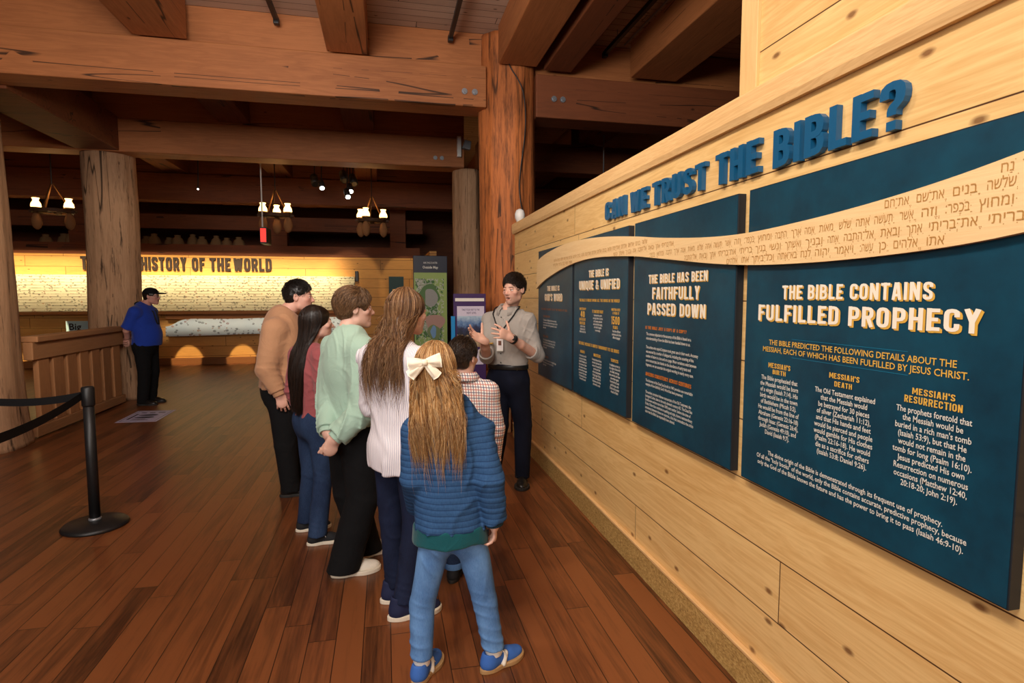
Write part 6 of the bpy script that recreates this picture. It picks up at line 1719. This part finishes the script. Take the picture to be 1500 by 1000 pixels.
LB = [(0.23, 0.105, 0.045), (0.36, 0.185, 0.082), (0.13, 0.055, 0.024), (0.44, 0.25, 0.12)]
g2_.long_hair(LB, at(570, 545, PY)[2], n=2600, spread=108, width=0.125, seed=63, wave=0.010, tipvar=0.16, drift=(-0.02, -0.02), gapmax=0.022, basecol=0.5)

# ---- boy in the plaid shirt
P = flr(684, 846); PY = P[1]
b2 = Person('small boy in a red and navy checked shirt behind the girl with the bow', P, 1.385, (0.30, 0.95), hh=0.212, hf=(0.62, 0.78), wide=0.92, skin=(0.73, 0.45, 0.35),
            J=dict(head=at(679, 523, PY+0.02), elR=at(726, 628, PY-0.05), wrR=at(721, 688, PY+0.02)))
b2.hands = {q: dict(d=V3(0, 0.35, -0.93), n=(-1 if q == 'R' else 1)*b2.r, th=b2.f, curl=(30, 32, 34, 36)) for q in 'LR'}
b2.body(); b2.eyes()
b2.top('shirt', M_plaid, 0.016, 0.44, (0.96, 0.96), seed=71, amp=0.009, lam=0.05, drape=0.004, glob=0.003, flare=0.01)
b2.pants(M_midj, 'jeans', waist=0.56, r=(0.048, 0.036, 0.032), cuff=0.055, seed=72)
b2.collar(M_plaid, h=0.036, r=0.060, open_=0.4)
for q in 'LR':
    b2.ring('turn_up', b2.J['an'+q]+V3(0, 0, 0.012), V3(0, 0, 1), 0.050, 0.035, 0.006, M_lightj)
    b2.shoe(q, M_canvas_b, M_rubber, 0.225)
b2.short_hair([(0.040, 0.022, 0.014), (0.060, 0.034, 0.020), (0.026, 0.014, 0.010)], n=2600, ln=0.040, thick=0.007, seed=73, rise=0.45, fringe=0.2, sweep=(0.1, -0.6), fade=0.45, nape=-0.08)

# ---- girl with the bow
P = flr(676, 978); PY = P[1]
g3_ = Person('girl with long golden hair and a cream bow in a blue ribbed sweater', P, 1.42, (0.20, 0.98), hh=0.212, hf=(0.34, 0.94), wide=0.90, skin=(0.74, 0.46, 0.36), off=-0.047, shw=0.084,
             J=dict(shR=at(703, 632, PY-0.01), shL=at(611, 632, PY+0.03), head=at(639, 541, PY+0.02), neck=at(655, 596, PY-0.01), elR=at(717, 706, PY-0.07), wrR=at(724, 764, PY-0.05), anL=flr(618, 992)+V3(0, 0, 0.09), anR=flr(723, 977)+V3(0, 0, 0.09),
                    knL=at(618, 884, PY+0.02), knR=at(711, 880, PY+0.0), hipL=at(636, 800, PY), hipR=at(692, 800, PY)))
g3_.J['toeR'] = unit((0.86, 0.5, 0)); g3_.J['toeL'] = unit((0.50, 0.86, 0))
g3_.J['elL'] = at(607, 700, PY+0.02); g3_.J['wrL'] = at(612, 742, PY+0.20)
g3_.hands = dict(R=dict(d=V3(0.05, 0.25, -0.95), n=-g3_.r, th=g3_.f, curl=(26, 28, 30, 34)), L=dict(d=V3(0.4, 0.6, -0.4), n=g3_.r, th=g3_.f, curl=(26, 28, 30, 34)))
g3_.body(); g3_.eyes()
hz = at(660, 786, PY-0.10)[2]/1.42
RZ = 2*math.pi/0.0245
g3_.top('sweater', M_rib, 0.020, hz, (0.95, 0.95), r=(0.033, 0.030, 0.024), seed=81, amp=0.012, lam=0.06, glob=0.005, gscale=11, neckr=0.058, h=0.0058, drape=0.006)
S_ = SDF().u(f_econe(V3(g3_.J['pel'][0], g3_.J['pel'][1], (hz-0.04)*1.42), g3_.J['pel'], 0.159, 0.146, g3_.f, 0.76), 0.02)
S_.c(f_plane(V3(0, 0, (hz-0.042)*1.42), (0, 0, -1)), 0.004); S_.c(f_plane(V3(0, 0, (hz+0.012)*1.42), (0, 0, 1)), 0.004)
X, F = polygonize(S_, 0.006, folds(82, (), 0.004, 22), pad=0.006); mesh_np('undershirt', g3_.loc(X), F, M_teal, g3_.root)
g3_.pants(M_lightj, 'jeans', waist=0.552, r=(0.046, 0.033, 0.026), cuff=0.066, seed=83, amp=0.012, lam=0.05, drape=0.005, hips=0.96, h=0.0058)
g3_.ring('cuff', g3_.J['wrR']*0.95+g3_.J['elR']*0.05, g3_.J['wrR']-g3_.J['elR'], 0.032, 0.040, 0.007, flat('dark_teal_cuff', srgb(22, 52, 66), 0.9))
for q in 'LR':
    g3_.ring('sock', g3_.J['an'+q]+V3(0, 0, -0.002), V3(0, 0, 1), 0.026, 0.05, 0.010, M_lace)
    g3_.shoe(q, M_suede, M_gum, 0.235, lace=M_lace, stripe=M_canvas_w)
GB = [(0.58, 0.29, 0.095), (0.70, 0.40, 0.16), (0.36, 0.17, 0.06), (0.80, 0.52, 0.26), (0.26, 0.115, 0.042)]
g3_.long_hair(GB, at(650, 640, PY-0.14)[2], n=4000, spread=112, width=0.138, seed=84, wave=0.004, tipvar=0.18, gapmax=0.018, basecol=0.45, halfup=0.3, r=0.0012, drift=(0.030, 0.0))
# the bow
bc = g3_.hw(-0.012, -0.140, 0.050); bw = empty('bow', (0, 0, 0), 0, g3_.root); bw.location = g3_.loc(bc)
M_bow = cloth('cream_ribbon', srgb(250, 238, 216), 0.6, 0.08)
def lobe(ang, ln, w0, w1, out):
    S = SDF(); a = math.radians(ang); d = V3(math.cos(a), 0, math.sin(a)); t_ = V3(-math.sin(a), 0, math.cos(a))
    v = []; f = []; n, m = 12, 9
    for side in (0, 1):
        for i in range(n):
            u_ = i/(n-1); w = w0+(w1-w0)*u_**0.7
            for j in range(m):
                x = (j/(m-1)-0.5)*2
                y = -(0.004+out*math.sin(u_*math.pi*0.8)*(1-0.5*x*x))+0.004*math.sin(x*7)*(1-u_)-0.003*math.sin(x*4+u_*3) + (0.009*math.sin(u_*math.pi) if side else 0)
                p = d*ln*(u_-0.05*abs(x)*u_)+t_*w*x*0.5+V3(0, y, 0); v.append(p)
    g = lambda s_, i, j: (s_*n+i)*m+j
    for i in range(n-1):
        for j in range(m-1):
            f.append((g(0,i,j), g(0,i+1,j), g(0,i+1,j+1), g(0,i,j+1))); f.append((g(1,i,j), g(1,i,j+1), g(1,i+1,j+1), g(1,i+1,j)))
    for i in range(n-1): f += [(g(0,i,0), g(1,i,0), g(1,i+1,0), g(0,i+1,0)), (g(0,i,m-1), g(0,i+1,m-1), g(1,i+1,m-1), g(1,i,m-1))]
    for j in range(m-1): f.append((g(0,n-1,j), g(1,n-1,j), g(1,n-1,j+1), g(0,n-1,j+1)))
    return MB()._add(v, f)
lobe(190, 0.070, 0.020, 0.062, 0.018).build('loop', M_bow, bw, True); lobe(8, 0.068, 0.020, 0.060, 0.018).build('loop', M_bow, bw, True)
lobe(222, 0.085, 0.018, 0.046, 0.012).build('tail', M_bow, bw, True); lobe(-48, 0.080, 0.018, 0.044, 0.012).build('tail', M_bow, bw, True)
MB().lathe([(0.004, -0.013), (0.012, -0.010), (0.014, 0), (0.012, 0.010), (0.004, 0.013)], (0, -0.012, 0), 14).build('knot', M_bow, bw, True)

# ---- guard by the rear column
P = flr(218, 591); PY = P[1]
gd = Person('guard in a blue polo and dark cap standing beside the rear log column', P, 1.755, (0.99, -0.12), hh=0.240, hf=(0.995, -0.08), wide=1.24, skin=(0.62, 0.32, 0.25),
            J=dict(head=at(222, 434, PY), elR=at(185, 484, PY-0.18), wrR=at(187, 498, PY-0.02), elL=at(196, 484, PY+0.16), wrL=at(192, 500, PY+0.06)))
gd.hands = dict(R=dict(d=V3(-0.3, 0.9, -0.2), n=V3(-0.9, -0.2, 0.1), th=V3(0, 0, 1), curl=(30, 30, 32, 34)), L=dict(d=V3(0.1, -0.9, -0.2), n=V3(-0.9, 0, 0), th=V3(0, 0, 1), curl=(30, 30, 30, 30)))
gd.body(jaw=1.1, paint=lambda s, L, c: (lambda m: c*(1-m)+np.array((0.10, 0.08, 0.07))*m)(np.clip(np.exp(-(((L-np.array((0, 0.098, -0.048)))/np.array((0.026, 0.02, 0.008)))**2).sum(1)**2), 0, 1)[:, None]*0.8)); gd.eyes()
gd.top('polo_shirt', M_polo, 0.018, 0.505, (-0.85, -0.85), r=(0.036, 0.036, 0.03), seed=91, glob=0.004, belly=(0.055, -0.03, (0.19, 0.155, 0.22)))
gd.pants(M_blackc, waist=0.56, r=(0.050, 0.040, 0.036), cuff=0.02, seed=92)
gd.collar(M_polo, h=0.036, r=0.064, open_=0.4)
for q in 'LR': gd.shoe(q, M_leather, M_rubber, 0.29)
gd.short_hair(DK, n=500, ln=0.02, thick=0.006, seed=93, rise=0.2)
C_ = SDF().u(f_ell(gd.hw(0, -0.012, 0.040), np.array((0.088, 0.108, 0.090))*gd.k, gd.hR), 0.01)
C_.c(f_plane(gd.hw(0, 0, 0.038), -gd.hR[:, 2]), 0.004)
X, F = polygonize(C_, 0.006); cp = mesh_np('cap', gd.loc(X), F, M_blackc, gd.root)
B_ = SDF().u(f_ell(gd.hw(0, 0.115, 0.044), np.array((0.070, 0.085, 0.012))*gd.k, gd.hR), 0.01)
X, F = polygonize(B_, 0.005); mesh_np('brim', gd.loc(X), F, M_blackc, cp)
pts = [gd.J['neck']+gd.f*(0.08*math.cos(a)+0.05*max(0, math.cos(a)))+gd.r*0.09*math.sin(a)*(1-0.6*max(0, math.cos(a)))+V3(0, 0, 0.03-0.34*max(0, math.cos(a))**1.2) for a in np.linspace(-math.pi, math.pi, 41)]
pts = drape(gd, pts, 0.008, 9); MB().tube([gd.loc(p) for p in pts], 0.009, 6).build('lanyard', M_strap, gd.root, True)
gl = MB()
for q in (-1, 1):
    gl.tube([gd.loc(gd.hw(q*0.078, -0.01, 0.008)), gd.loc(gd.hw(q*0.07, 0.075, 0.008)), gd.loc(gd.hw(q*0.05, 0.102, 0.004))], 0.0025, 6)
    gl.tube([gd.loc(gd.hw(q*0.032+0.022*math.cos(a), 0.106-0.012*abs(math.cos(a)), -0.002+0.016*math.sin(a))) for a in np.linspace(0, 2*math.pi, 17)], 0.0022, 6)
gl.tube([gd.loc(gd.hw(-0.012, 0.108, 0.002)), gd.loc(gd.hw(0.012, 0.108, 0.002))], 0.0022, 6)
gl.build('glasses', M_rubber, gd.root, True)
